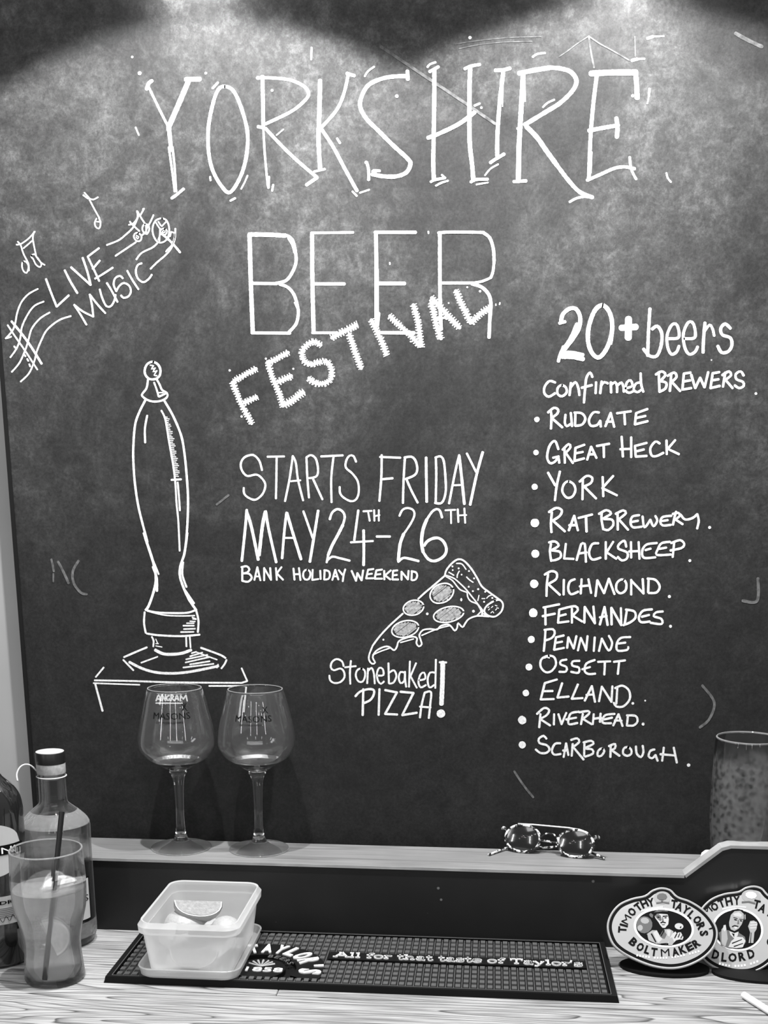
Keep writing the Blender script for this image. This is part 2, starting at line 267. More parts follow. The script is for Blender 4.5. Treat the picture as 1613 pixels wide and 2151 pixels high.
class MB:
    def __init__(s): s.V = []; s.F = []
    def add(s, V, F):
        k = len(s.V); s.V += [Vector(v) for v in V]; s.F += [tuple(i+k for i in f) for f in F]; return s
    def box(s, a, b, bev=0.0):
        x0, y0, z0 = a; x1, y1, z1 = b
        if bev:
            bm = bmesh.new(); bmesh.ops.create_cube(bm, size=1)
            for v in bm.verts: v.co = Vector(((x0+x1)/2+v.co.x*(x1-x0), (y0+y1)/2+v.co.y*(y1-y0), (z0+z1)/2+v.co.z*(z1-z0)))
            bmesh.ops.bevel(bm, geom=bm.edges[:], offset=bev, segments=2, affect='EDGES')
            bm.verts.index_update(); V = [v.co.copy() for v in bm.verts]; F = [tuple(v.index for v in f.verts) for f in bm.faces]; bm.free(); return s.add(V, F)
        V = [(x, y, z) for z in (z0, z1) for y in (y0, y1) for x in (x0, x1)]
        return s.add(V, [(0, 2, 3, 1), (4, 5, 7, 6), (0, 1, 5, 4), (2, 6, 7, 3), (0, 4, 6, 2), (1, 3, 7, 5)])
    def lathe(s, c, prof, n=64, closed=True, arc=None):
        """prof: (r, z) list; closed -> the profile is a loop"""
        k = len(s.V); m = len(prof); a0, a1 = arc or (0, 2*math.pi); full = arc is None; nn = n if full else n+1
        for i in range(nn):
            a = a0+(a1-a0)*i/n
            for r, z in prof: s.V.append(Vector((c[0]+max(r, 1e-5)*math.cos(a), c[1]+max(r, 1e-5)*math.sin(a), c[2]+z)))
        for i in range(n):
            j = (i+1) % nn
            for q in range(m if closed else m-1):
                w = (q+1) % m; s.F.append((k+i*m+q, k+j*m+q, k+j*m+w, k+i*m+w))
        return s
    def tube(s, pts, r, n=10):
        pts = [Vector(p) for p in pts]; rs = r if isinstance(r, (list, tuple)) else [r]*len(pts); k = len(s.V); prev = None
        for i, p in enumerate(pts):
            d = (pts[min(i+1, len(pts)-1)]-pts[max(i-1, 0)]).normalized()
            a = d.orthogonal().normalized() if prev is None else (prev-d*prev.dot(d)).normalized()
            prev = a; b = d.cross(a)
            for j in range(n): t = 2*math.pi*j/n; s.V.append(p+(a*math.cos(t)+b*math.sin(t))*rs[i])
        for i in range(len(pts)-1):
            for j in range(n): q = (j+1) % n; s.F.append((k+i*n+j, k+i*n+q, k+(i+1)*n+q, k+(i+1)*n+j))
        s.F.append(tuple(k+j for j in reversed(range(n)))); s.F.append(tuple(k+(len(pts)-1)*n+j for j in range(n))); return s
    def prism(s, poly, off):
        """poly: 3-D outline, off: extrusion vector"""
        k = len(s.V); n = len(poly); poly = [Vector(p) for p in poly]; off = Vector(off)
        s.V += poly+[p+off for p in poly]
        s.F += [tuple(k+i for i in range(n)), tuple(k+n+i for i in reversed(range(n)))]+[(k+i, k+(i+1) % n, k+n+(i+1) % n, k+n+i) for i in range(n)]; return s
    def make(s, name, mat, parent=None, smooth=False, origin=None): return link_mesh(name, s.V, s.F, mat, parent, smooth, origin)
def catmull(P, closed=False, step=6.0):
    n = len(P)
    if n < 3 and not closed: return list(P)
    out = []
    for i in range(n if closed else n-1):
        if closed: p0, p1, p2, p3 = P[(i-1) % n], P[i], P[(i+1) % n], P[(i+2) % n]
        else: p0, p1, p2, p3 = P[max(i-1, 0)], P[i], P[i+1], P[min(i+2, n-1)]
        d = math.dist(p1, p2); k = max(2, int(d/step))
        for j in range(k):
            t = j/k; t2 = t*t; t3 = t2*t
            out.append(tuple(.5*((2*p1[a])+(-p0[a]+p2[a])*t+(2*p0[a]-5*p1[a]+4*p2[a]-p3[a])*t2+(-p0[a]+3*p1[a]-3*p2[a]+p3[a])*t3) for a in range(len(p1))))
    if not closed: out.append(tuple(P[-1]))
    return out
def rrect(cx, cy, hx, hy, r, z, n=6):
    out = []
    for sx, sy, a0 in ((1, 1, 0), (-1, 1, 90), (-1, -1, 180), (1, -1, 270)):
        for i in range(n+1):
            a = math.radians(a0+90*i/n); out.append(Vector((cx+sx*(hx-r)+r*math.cos(a), cy+sy*(hy-r)+r*math.sin(a), z)))
    return out
def loft(loops, cap0=False, cap1=False, ring=False):
    V = [p for l in loops for p in l]; n = len(loops[0]); F = []; L = len(loops)
    for i in range(L if ring else L-1):
        for j in range(n): a, b = i*n, ((i+1) % L)*n; q = (j+1) % n; F.append((a+j, a+q, b+q, b+j))
    if cap0: F.append(tuple(reversed(range(n))))
    if cap1: F.append(tuple((L-1)*n+j for j in range(n)))
    return V, F
def text_geo(s, offset=0.0, depth=0.02, res=3):
    """built-in font -> verts (x, y, z) with the text's own box scaled to 0..1 in x and cap height 1 in y"""
    if 'M' in s: offset = 0.0
    cu = bpy.data.curves.new('text', 'FONT'); cu.body = s; cu.extrude = depth/2; cu.offset = offset; cu.resolution_u = res
    o = bpy.data.objects.new('text', cu); COL.objects.link(o); dg = bpy.context.evaluated_depsgraph_get(); dg.update()
    me = bpy.data.meshes.new_from_object(o.evaluated_get(dg)); V = [v.co.copy() for v in me.vertices]; F = [tuple(p.vertices) for p in me.polygons]
    bpy.data.objects.remove(o); bpy.data.curves.remove(cu); bpy.data.meshes.remove(me)
    x0 = min(v.x for v in V); x1 = max(v.x for v in V); zm = min(v.z for v in V)
    return [Vector(((v.x-x0)/(x1-x0), v.y/.73, (v.z-zm)/depth)) for v in V], F, (x1-x0)/.73
# ------------------------------------------------------------------ the setting
YB = 1.538                                    # face of the chalkboard
def structure(name, mb, mat): return tag(mb.make(name, mat), kind='structure')
structure('wall_back', MB().box((-1.6, 1.576, -0.95), (1.4, 1.66, 1.9)), M['wall'])
structure('floor', MB().box((-1.6, -1.2, -1.0), (1.4, 1.576, -0.95)), M['floor'])

# ------------------------------------------------------------------ chalkboard
board = thing('chalkboard', (0.14, YB, -0.02), 'large dark chalkboard with a beer festival notice chalked on it, behind the ledge', 'chalkboard')
MB().box((-0.613, YB, -0.02), (0.90, YB+.014, 1.36)).make('writing_surface', M['board'], board)
MB().box((-0.618, YB-.002, -0.02), (-0.613, YB+.020, 1.36)).make('black_strip', M['boardedge'], board)  # narrow black strip along the left edge of the board
MB().box((-0.59, YB+.014, 0.0), (0.88, YB+.038, 1.33)).make('backing_batten', M['backing'], board)

# chalk strokes.  Every block: origin and scale of the close-up it was read from, then strokes
#  w<n> sets the pen width, '/' is a sharp corner, trailing c closes, o x,y,r is a dot, h hatches along a path
zoff = [0]
def stroke_geo(mb, P, w, tf, closed=False, cham=0.0):
    """ribbon with round ends on the board face"""
    if len(P) < 2: return
    zoff[0] = (zoff[0]+1) % 40; y = YB-.00025-zoff[0]*.000006
    if closed: P = P+[P[0], P[1]]
    Q = []
    d0 = (P[1][0]-P[0][0], P[1][1]-P[0][1]); l = math.hypot(*d0) or 1; d0 = (d0[0]/l, d0[1]/l)
    d1 = (P[-1][0]-P[-2][0], P[-1][1]-P[-2][1]); l = math.hypot(*d1) or 1; d1 = (d1[0]/l, d1[1]/l)
    w *= .90; h = w/2; caps = ((1, .12), (.85, .55), (.5, .86))
    if not closed:
        for e, q in caps: Q.append((P[0][0]-d0[0]*e*h*.8, P[0][1]-d0[1]*e*h*.8, q))
    for p in P: Q.append((p[0], p[1], 1+random.uniform(-.07, .07)))
    if not closed:
        for e, q in reversed(caps): Q.append((P[-1][0]+d1[0]*e*h*.8, P[-1][1]+d1[1]*e*h*.8, q))
    k = len(mb.V); n = len(Q)
    for i, (x, yy, q) in enumerate(Q):
        a = Q[max(i-1, 0)]; b = Q[min(i+1, n-1)]; dx, dy = b[0]-a[0], b[1]-a[1]; l = math.hypot(dx, dy) or 1; nx, ny = -dy/l*h*q, dx/l*h*q
        for sx in (1, -1):
            p = tf(x+sx*nx, yy+sx*ny, y); mb.V.append(p)
        for sx in (1, -1):
            p = tf(x+sx*nx, yy+sx*ny, YB); mb.V.append(p)
    for i in range(n-1):
        a, b = k+4*i, k+4*i+4
        mb.F += [(a, a+1, b+1, b), (a, b, b+2, a+2), (a+1, a+3, b+3, b+1)]
def disc(mb, x, yy, r, tf, n=12, ry=None):
    zoff[0] = (zoff[0]+1) % 40; y = YB-.0003-zoff[0]*.000006; k = len(mb.V); ry = ry or r
    for s_ in (y, YB):
        for i in range(n):
            a = 2*math.pi*i/n; q = 1+random.uniform(-.06, .06); mb.V.append(tf(x+r*q*math.cos(a), yy+ry*q*math.sin(a), s_))
    mb.F.append(tuple(k+i for i in range(n))); mb.F += [(k+i, k+(i+1) % n, k+n+(i+1) % n, k+n+i) for i in range(n)]
def pts(s): return [tuple(float(v) for v in q.split(',')) for q in s.split()]
def path(s, step=10):
    s = s.strip(); closed = s.endswith('c')
    if closed: s = s[:-1]
    segs = s.split('/'); out = []; last = None
    for g in segs:
        p = pts(g)
        if last is not None: p = [last]+p
        last = p[-1]; out.append(catmull(p, closed, step))
    return out, closed
def draw(mb, org, sc, text, w0=20):
    ox, oy_ = org
    def tf(x, y, yy): return oy(ox+x*sc, oy_+y*sc, yy)
    w = w0
    for item in text.replace('\n', ' ').split(';'):
        item = item.strip()
        if not item: continue
        if item[0] == 'w' and item[1].isdigit() and ' o ' in ' '+item.split(' ', 1)[-1]: a, item = item.split(' ', 1); w = float(a[1:])
        if item[0] == 'o':
            v = [float(q) for q in item[1:].strip().split(',')]; disc(mb, v[0], v[1], v[2], tf, ry=v[3] if len(v) > 3 else None); continue
        hatch = item[0] == 'h'
        if hatch: item = item[1:].strip()
        if item[0] == 'w':
            a, item = (item+' ').split(' ', 1); w = float(a[1:])
            if not item.strip(): continue
        segs, closed = path(item, 3.2/sc if not hatch else 1.0/sc)
        for P in segs:
            if not hatch: stroke_geo(mb, P, w, tf, closed); continue
            acc = 0; nxt = 0; flip = 1; base = None
            stroke_geo(mb, P[::3]+[P[-1]], w*.55, tf)
            for i in range(1, len(P)):
                acc += math.dist(P[i-1], P[i])
                if acc >= nxt:
                    nxt += 2.9/sc; dx, dy = P[i][0]-P[i-1][0], P[i][1]-P[i-1][1]; l = math.hypot(dx, dy) or 1
                    nx, ny = -dy/l, dx/l; a = w*.5*random.uniform(.72, 1.15); b = w*.5*random.uniform(.72, 1.15); sl = w*.06*flip; flip = -flip
                    stroke_geo(mb, [(P[i][0]+nx*a+dx/l*sl, P[i][1]+ny*a+dy/l*sl), (P[i][0]-nx*b-dx/l*sl, P[i][1]-ny*b-dy/l*sl)], 2.0/sc, tf)
def chalk(name, org, sc, text, w=20, parent=None, mat='chalk', label=None):
    mb = MB(); draw(mb, org, sc, text, w); o = mb.make(name, M[mat], parent or board)
    if label: o['label'] = label
    return o
A_ = ((260, 80), .30998); B_ = ((640, 60), .2604); C_ = ((1000, 60), .27278); D_ = ((0, 380), .24798); E_ = ((440, 460), .2139); F_ = ((740, 460), .21079)
G_ = ((180, 740), .23559); H_ = ((180, 1120), .23559); I_ = ((480, 930), .18599); J_ = ((760, 930), .17359); K_ = ((670, 1160), .24798); L_ = ((1100, 620), .30998)
M_ = ((1090, 840), .26038); N_ = ((1090, 1060), .26038); O_ = ((1070, 1320), .26038); P_ = ((270, 1420), .23559)
def chalk_each(name, org, sc, text, w=20, parent=None, mat='chalk'):
    """the same, every stroke a piece of its own"""
    for item in text.split(';'):
        item = item.strip()
        if item[:1] == 'w' and item[1].isdigit():
            a, item = (item+' ').split(' ', 1); w = float(a[1:]); item = item.strip()
        if not item: continue
        mb = MB(); draw(mb, org, sc, item if item[0] in 'o' else f'w{w} '+item, w); mb.make(name, M[mat], parent or board)
CL = 'chalk_letter'; CW = 'chalk_word'
# YORKSHIRE
chalk(CL, *A_, 'w18 170,335 235,470 295,590; w28 155,345 170,305 190,290; w38 437,295 375,440 310,590; w34 420,280 515,278; w30 305,595 315,700 322,760; w16 305,740 325,880 345,1040; w16 330,740 345,880 355,1040; w22 325,1085 360,1060 405,1022; w40 305,600 306,620')
chalk(CL, *A_, 'w26 680,328 740,355 795,470 838,640 830,800 790,940 720,1045 660,1000 600,890 574,760 574,600 605,440 640,350 c; w12 810,520 840,640 838,800 800,930')
chalk(CL, *A_, 'w28 940,270 943,440 945,600; w16 945,600 955,780 975,1000; w24 905,270 1000,270 1130,285 1225,330 1252,380 1220,430 1130,500 960,582; w24 910,600 960,612 / 1070,730 1180,835 1310,945 / 1238,995; w18 983,940 980,1015; o 940,268,18')
chalk(CL, *A_, 'w32 1330,288 1325,500 1320,700 1330,885; w18 1290,905 1362,888; w24 1522,245 1490,380 1440,490 1335,610; w26 1512,240 1562,255; w26 1335,610 1420,740 1500,890 1580,1035')
chalk(CL, *B_, 'w36 830,385 740,385 620,405 510,460 455,560 450,640 500,730 590,820 700,930 830,1050 852,1095 820,1160 740,1192 640,1193 545,1175; w32 828,342 832,410; w26 500,1080 515,1140 515,1220; w20 545,1150 575,1170')
chalk(CL, *B_, 'w36 1045,330 1045,520 1040,880 1036,1080 1042,1215; w28 1008,348 1078,308; w24 1018,1236 1050,1220 1130,1205; w38 1335,315 1328,520 1330,900 1350,1100 1360,1225; w28 1290,325 1340,303 1412,290; w26 1340,1238 1380,1218 1475,1215; w36 995,882 1100,840 1250,765 1370,675')
chalk(CL, *C_, 'w34 208,340 182,560 165,800 162,978; w10 208,390 203,600; w32 148,322 205,320 260,306; w28 110,1033 150,1005 215,967')
chalk(CL, *C_, 'w40 330,345 450,320 560,303; w36 560,300 650,308 730,335 772,400 745,475 650,570 540,640 375,740; w40 363,335 345,640 330,900; w42 330,900 325,1175; w12 374,400 377,560; w26 290,1178 385,1173; w22 318,770 345,765; w40 388,755 470,840 540,940 620,1050; w34 620,1050 720,1180 800,1260 895,1300; w20 900,1302 830,1296 770,1308 720,1335')
chalk(CL, *C_, 'w32 930,350 900,600 880,850 868,1160; w16 888,950 882,1110; w50 885,346 1060,338 1220,338; w42 1228,330 1236,440 1240,535; w34 868,786 960,768 1095,745; w36 1080,690 1088,770 1083,835; w28 855,1168 960,1122 1060,1078 1140,1065 1220,1080; w22 1182,990 1195,1085 1232,1160')
chalk_each('chalk_dash', *A_, 'o 57,128,8; o 107,238,13; o 555,238,9; w12 80,605 102,658; w18 602,340 638,302; w14 585,940 588,965; w12 838,932 820,975 795,1022; w16 722,1102 755,1085; o 1005,355,9; w10 1082,618 1035,658; w16 1012,995 1005,1035; w16 1445,680 1465,712; w14 1550,1040 1578,1070; w14 1272,64 1270,145; o 133,1160,8')
chalk_each('chalk_dash', *B_, 'w18 485,385 510,345 560,308; o 743,545,14; w20 990,310 1010,288 1055,272; w18 1058,1268 1100,1245 1155,1228; w16 1105,1180 1135,1205; w14 1385,1258 1478,1242; w20 1370,622 1412,604; o 1425,638,10; o 1333,73,13; o 495,1080,13; w24 555,1145 605,1148; w16 445,1325 520,1300; w18 385,1315 420,1350')
chalk_each('chalk_dash', *C_, 'w18 436,218 470,196 530,188; w16 515,605 550,572 602,548; w26 1320,76 1360,62; w14 1360,62 1445,58; w28 1200,245 1240,235; w16 1240,235 1296,232; w20 1335,465 1330,520; w12 1330,520 1318,578; w16 1465,1112 1475,1150 1500,1182; o 1205,518,12; w14 68,1130 110,1080 170,1045')
# BEER
chalk(CL, *E_, 'w46 393,150 405,600 425,1112; w46 390,152 600,155 740,165; w34 740,155 810,200 845,330 848,430 810,530 750,605 650,632; w16 770,190 812,260 830,330; w34 425,632 660,635; w34 690,640 770,672 830,745 865,860 872,930 850,1030 780,1112; w16 835,820 880,920; w32 415,1118 790,1122')
chalk(CL, *E_, 'w44 1007,150 1010,600 1022,1110; w28 1000,138 1410,132; w34 1030,638 1325,638; w30 1010,1118 1250,1118')
chalk(CL, *F_, 'w40 235,135 240,500; w48 241,500 243,1000; w50 255,940 245,1060; w36 225,133 630,133; w42 262,643 520,643; w38 285,1133 618,1136')
chalk(CL, *F_, 'w40 872,140 872,500 876,900 884,1100; w32 858,138 1000,130 1310,134; w36 1310,140 1370,190 1405,300 1412,420; w30 1412,420 1402,520 1380,585; w28 1380,585 1290,622 1180,640; w32 895,637 1200,637; w38 1190,645 1290,680 1360,755 1380,850 1370,1000 1362,1180')
# FESTIVAL, thick hatched letters
chalk(CL, *E_, 'h w60 225,1600 290,1770 340,1870 415,2010; h w60 240,1590 350,1530 460,1470; h w60 340,1805 400,1780 475,1745')
chalk(CL, *E_, 'h w60 570,1400 620,1560 680,1700 722,1840; h w58 575,1415 680,1360 775,1310; h w66 680,1600 740,1570 805,1540; h w74 730,1825 830,1770 930,1690')
chalk(CL, *E_, 'h w60 1095,1240 1030,1205 960,1235 910,1300 920,1380 990,1430 1080,1405 1160,1405 1195,1470 1200,1550 1150,1605 1070,1620 1010,1595 975,1560')
chalk(CL, *E_, 'h w66 1200,1168 1310,1110 1455,1035; h w62 1372,1130 1420,1280 1490,1470')
chalk(CL, *F_, 'h w66 190,1005 250,1130 300,1240 342,1365')
chalk(CL, *F_, 'h w60 372,965 470,1060 560,1140 675,1270; h w66 607,855 640,970 670,1130 690,1280')
chalk(CL, *F_, 'h w66 785,830 820,980 850,1100 885,1195; h w70 790,785 870,870 950,960 1070,1085; h w40 845,990 930,985')
chalk(CL, *F_, 'h w66 1030,715 1090,850 1150,970 1178,1040; h w62 1185,1035 1270,950 1375,875')
chalk_each('chalk_dot', *F_, 'w18 757,125 758,142; w16 373,435 374,452; o 1145,680,9; o 1273,720,12; o 960,838,8; o 580,1222,8; w14 1430,848 1430,862; w16 1470,835 1467,852; o -540,895,9')
chalk_each('chalk_dot', *E_, 'o 198,1487,11; o 553,1372,10; o 823,1472,10; o 315,1940,11')
# live music
chalk(CW, *D_, 'w20 390,832 430,940 480,1065 / 582,970; 548,757 595,850 655,950; 602,732 765,880; 700,652 740,770 768,882; w18 742,640 785,730 840,848; 745,640 838,570; 785,745 845,675; 805,828 870,790 955,735')
chalk(CW, *D_, 'w18 628,1050 680,1130 732,1218; 628,1050 700,1105 790,1150 / 780,1060 760,962 / 820,1040 892,1120; 845,920 865,990 900,1060 940,1060 970,1010 978,965; 905,865 945,930 995,1025; 1040,825 1015,805 975,825 963,880 985,935 / 1010,890 1050,865 1095,890 1108,940 1085,980 1045,990 1025,970; 1078,762 1115,830 1172,918; 1200,698 1165,715 1150,770 1170,830 1215,858 1260,830 1285,795')
d = chalk('chalk_drawing', *D_, 'w16 320,915 240,960 180,1030 145,1120 130,1200 105,1270 48,1335', label='chalk staff lines curving around the words live music')
chalk_each('staff_line', *D_, 'w16 370,1022 290,1060 230,1140 185,1240 170,1340 140,1420 88,1495; 420,1115 340,1165 270,1250 240,1350 215,1430 165,1540 100,1618; 600,1145 500,1180 400,1260 350,1350 310,1450 290,1530 245,1630 175,1700; 905,543 1000,505 1060,460 1130,390 1170,300; 978,635 1060,580 1150,520; 1155,665 1200,610 1290,565 1330,530; 1275,745 1330,690 1400,630 1450,570 1480,490 1485,405', parent=d)
chalk('sharp_sign', *D_, 'w22 98,1190 180,1290 260,1400 352,1548; w16 65,1222 130,1320 220,1450 316,1598; 95,1320 60,1332; 120,1402 138,1422; 203,1468 216,1486; 230,1508 240,1525; 248,1553 256,1572', parent=d)
chalk('music_note', *D_, 'w14 705,120 745,150; 715,100 760,150; 745,145 790,158 830,138; 758,160 800,240 842,315; 830,310 805,345 808,385 835,405 850,380 850,345 c; w12 820,345 855,348', parent=d)
chalk('music_note', *D_, 'w14 140,540 175,535 240,490 295,430; 150,515 175,545 200,620 240,700 245,760; 200,570 235,540 275,505; 290,430 278,480 290,560 305,630; 262,640 290,620 320,660 350,700 340,730 305,710 280,660 c; 318,650 345,690 378,712; 190,690 215,682 238,710 240,745 225,780 200,765 187,730 c', parent=d)
chalk('music_note', *D_, 'w15 1160,255 1165,310 1130,360 1092,372; 1100,345 1120,370 1180,425; 1165,440 1198,465 1190,505 1160,510 1135,480 1140,450 c; w10 1155,462 1175,475 1165,490 1152,475; w15 1220,235 1190,290; 1165,260 1200,320 1240,380; 1220,370 1250,370 1265,405 1245,450 1215,435 1205,400 c; w12 1235,380 1240,440; w15 1300,290 1275,345 1240,410; 1205,460 1235,430', parent=d)
chalk('music_note', *D_, 'w15 1365,318 1410,335 1433,400 1425,470 1390,515 1340,520 1302,470 1292,400 1315,340 c; w13 1318,350 1350,400; 1340,345 1362,378; 1412,340 1370,385; 1388,402 1415,425 1400,455 1365,452 1358,420 c; w9 1388,420 1398,430 1385,440 1375,430 c; w12 1355,400 1350,510; 1362,440 1340,500; w20 1360,440 1420,490 1470,540 1525,605; w12 1420,500 1445,440 1475,440 1478,480 1450,550 1405,600; 1410,590 1440,560; 1450,430 1440,470', parent=d)
# pump handle
d = chalk('chalk_drawing', *G_, 'w22 530,430 475,540 440,650 425,830 425,980 440,1180 475,1400 550,1690', label='chalk drawing of a beer pump handle on a stand')
chalk('pump_outline', *G_, 'w22 700,430 780,570 850,740 880,900 900,1100 912,1300 908,1500 895,1690', parent=d)
chalk('pump_knob', *G_, 'w22 595,85 640,105 665,150 660,205 630,235 590,242 555,230 528,190 530,140 555,100 c; w12 575,115 605,120 / 585,150 620,140 / 600,175 635,165 / 610,205 635,208; w20 555,245 542,320 505,370 505,392 550,425 610,440 680,430 725,400 725,365 680,335 660,290 635,245; w18 610,270 635,340 650,395; w20 655,395 712,368; w12 655,360 690,360', parent=d)
tk = 'w18 675,520 710,600 740,780 780,1010 800,1180 810,1350 825,1500 838,1770; 820,1160 830,1270 840,1410; w20 765,1138 850,1133; w20 548,565 528,680 530,805; w9 '
for i in range(34):
    y = 575+i*16; x0 = np.interp(y, [520, 600, 780, 1010, 1180], [675, 710, 740, 780, 800]); tk += f'{x0:.0f},{y} {x0+28+10*math.sin(i*1.7)+min(i, 12):.0f},{y+4}; '
chalk('shading', *G_, tk, parent=d)
chalk('pump_body', *H_, 'w18 515,0 575,180 620,290 650,365; w26 530,40 590,220 618,330 625,430 600,540 560,650 535,685; w24 600,300 632,400 635,515; w24 905,0 880,180 845,290 840,380 870,480 920,590 985,685; w20 868,260 862,370 898,480; w22 885,510 965,625', parent=d)
chalk('pump_collar', *H_, 'w20 535,685 620,705 760,712 900,710 975,688; w14 550,695 700,730 840,738 970,735; w20 525,705 520,800 535,888; 985,690 1005,780 1000,882; 545,895 650,910 850,918 1015,905; w13 950,750 985,765; 955,765 985,768; 930,785 975,788; 900,803 965,803; w16 870,825 965,825; 875,855 975,852; 848,882 962,880; w18 590,925 605,960 602,1010; 895,925 898,1010; w16 928,925 935,1020; w10 625,945 640,980; 625,985 648,985; 625,1005 680,1015; w30 620,1042 690,1075 770,1080 860,1070 938,1042', parent=d)
chalk('pump_base', *H_, 'w20 545,1018 440,1062 342,1105; w18 335,1130 425,1222; w26 390,1150 500,1205 620,1240 760,1250 900,1240 1040,1215 1180,1185; w20 1028,1022 1120,1055 1210,1090 1246,1113; w18 1255,1130 1240,1165 1210,1205; w16 495,1155 640,1102; 945,1070 985,1058; 930,1098 1040,1065; 895,1125 1085,1085; 890,1153 1100,1105; 930,1170 1105,1142; 870,1198 1140,1165; w14 985,1060 1170,1128; 1180,1170 1170,1200', parent=d)
chalk('drawn_bar_top', *H_, 'w18 160,1198 90,1282; 80,1312 400,1318 800,1330 1390,1335 / 1440,1318 / 1390,1205; w16 70,1337 480,1352; w20 85,1345 150,1585; w16 1100,1362 1430,1362; w18 1430,1362 1415,1500 1408,1590', parent=d)
chalk('drawn_badge', *P_, 'w11 245,150 550,150; w13 237,241 478,243; w15 238,220 262,170 282,220; 248,205 276,205; 297,220 297,170 / 326,220 / 326,168; 362,176 340,185 342,216 362,214 / 362,200; 378,222 378,172 / 402,180 385,198 / 408,220; 415,215 425,180 437,178 445,215; 418,203 442,203; 462,222 465,176 / 490,206 / 515,172 / 526,222', parent=d)
# date
s_ = dict(w=26)
chalk(CW, *I_, '378,310 350,210 300,150 255,138 180,165 140,230 150,310 210,375 310,360 370,395 415,470 395,560 345,620 290,645 215,615 175,570 172,510; 440,158 628,155; 543,165 540,400 535,630; 638,660 690,400 725,150 / 760,230 785,420 842,652; w22 700,435 812,425; w26 880,170 890,400 908,620; 880,165 930,140 985,180 1010,290 1000,370 950,395 905,400; 950,400 1060,640; 1045,155 1290,143; 1185,160 1160,400 1163,672; 1440,215 1410,150 1365,148 1330,200 1325,280 1400,350 1460,440 1470,560 1440,640 1380,660 1300,620 1260,570 1255,500', 26)
chalk(CW, *J_, 'w30 240,150 235,420 212,705; 220,172 465,182; 245,442 372,430; 520,190 505,450 497,730; 515,180 600,170 650,220 670,320 640,390 530,440; 545,455 600,580 675,725; w36 778,180 780,400 785,715; w30 895,180 900,400 893,730; 890,180 950,165 990,220 1010,400 1015,580 990,690 950,735 885,728; 1178,150 1130,350 1055,735; w38 1178,160 1205,400 1240,740; w26 1110,515 1190,512; w30 1270,130 1380,350; w36 1462,115 1390,380 1310,750', 30)
chalk(CW, *I_, 'w34 205,760 190,950 150,1335; w38 205,780 260,960 335,1320; w42 415,780 380,960 345,1270; w34 420,775 450,960 538,1350; w32 655,790 630,1000 605,1305; w36 660,795 720,1000 818,1315; w26 640,1075 745,1075; w28 845,775 900,930 950,1075; w34 1012,768 975,1000 918,1345', 34)
chalk(CW, *I_, 'w30 1143,865 1170,790 1230,750 1290,780 1312,840 1290,930; w38 1290,930 1240,1030 1170,1160 1125,1270; w28 1125,1270 1108,1352; w28 1110,1335 1170,1288 1260,1305 1368,1332; w30 1465,765 1440,950 1420,1100; w26 1380,1125 1631,1110; w34 1525,990 1528,1200 1525,1382', 30)
chalk(CW, *J_, 'w26 18,830 118,825; w24 75,835 95,945; 148,815 152,945; 205,815 205,945; w22 150,890 215,875', 24)
chalk(CW, *J_, 'w32 180,1135 340,1135; w28 455,885 490,815 550,790 620,815 635,880 590,980 510,1100; w42 505,1105 462,1230 442,1420; w34 440,1440 500,1395 580,1405 685,1432; w32 970,905 945,825 905,803 850,835 785,930; w44 785,930 740,1050 722,1200 740,1320; w38 740,1320 800,1405 870,1432 950,1405 1008,1350 1022,1280 990,1200 930,1155 860,1158 790,1195 755,1245; w24 1010,818 1130,812; 1078,820 1080,975; w26 1160,805 1168,960; 1240,795 1250,970; w22 1165,880 1265,875', 30)
chalk(CW, *I_, 'w26 155,1405 155,1560; 145,1405 205,1395 235,1430 210,1465 165,1475; 165,1475 230,1480 262,1525 220,1570 155,1560; w24 292,1550 325,1405 / 360,1555; w20 305,1510 350,1510; w24 402,1555 402,1415 / 480,1550 / 470,1415; 535,1415 545,1550; 598,1405 545,1475 / 615,1548', 24)
chalk(CW, *I_, 'w24 733,1420 745,1548; 795,1415 812,1552; 738,1485 805,1485; 880,1435 915,1450 925,1490 905,1540 865,1545 842,1505 850,1455 c; 950,1435 945,1550 / 1015,1540; 1035,1445 1040,1540; 1085,1445 1080,1545; 1080,1440 1130,1450 1145,1500 1125,1540 1080,1545; 1172,1550 1205,1435 / 1240,1545; w20 1185,1510 1230,1510; w24 1245,1440 1285,1490; 1318,1430 1300,1490 1290,1565', 24)
chalk(CL, *I_, 'w25 1390,1447 1440,1560 / 1455,1472 / 1503,1555 / 1520,1442', 24)
chalk(CW, *J_, 'w26 140,1528 75,1538 / 52,1642 / 135,1640; 70,1592 122,1585; 245,1535 175,1545 / 155,1645 / 245,1645; 172,1595 225,1590; 270,1550 272,1655; 350,1545 280,1605 / 345,1655; 430,1545 378,1550 / 370,1655 / 440,1655; 375,1605 425,1600; 480,1660 480,1560 / 558,1655 / 565,1550; 605,1555 600,1660; 600,1555 655,1570 670,1610 650,1655 610,1665', 26)
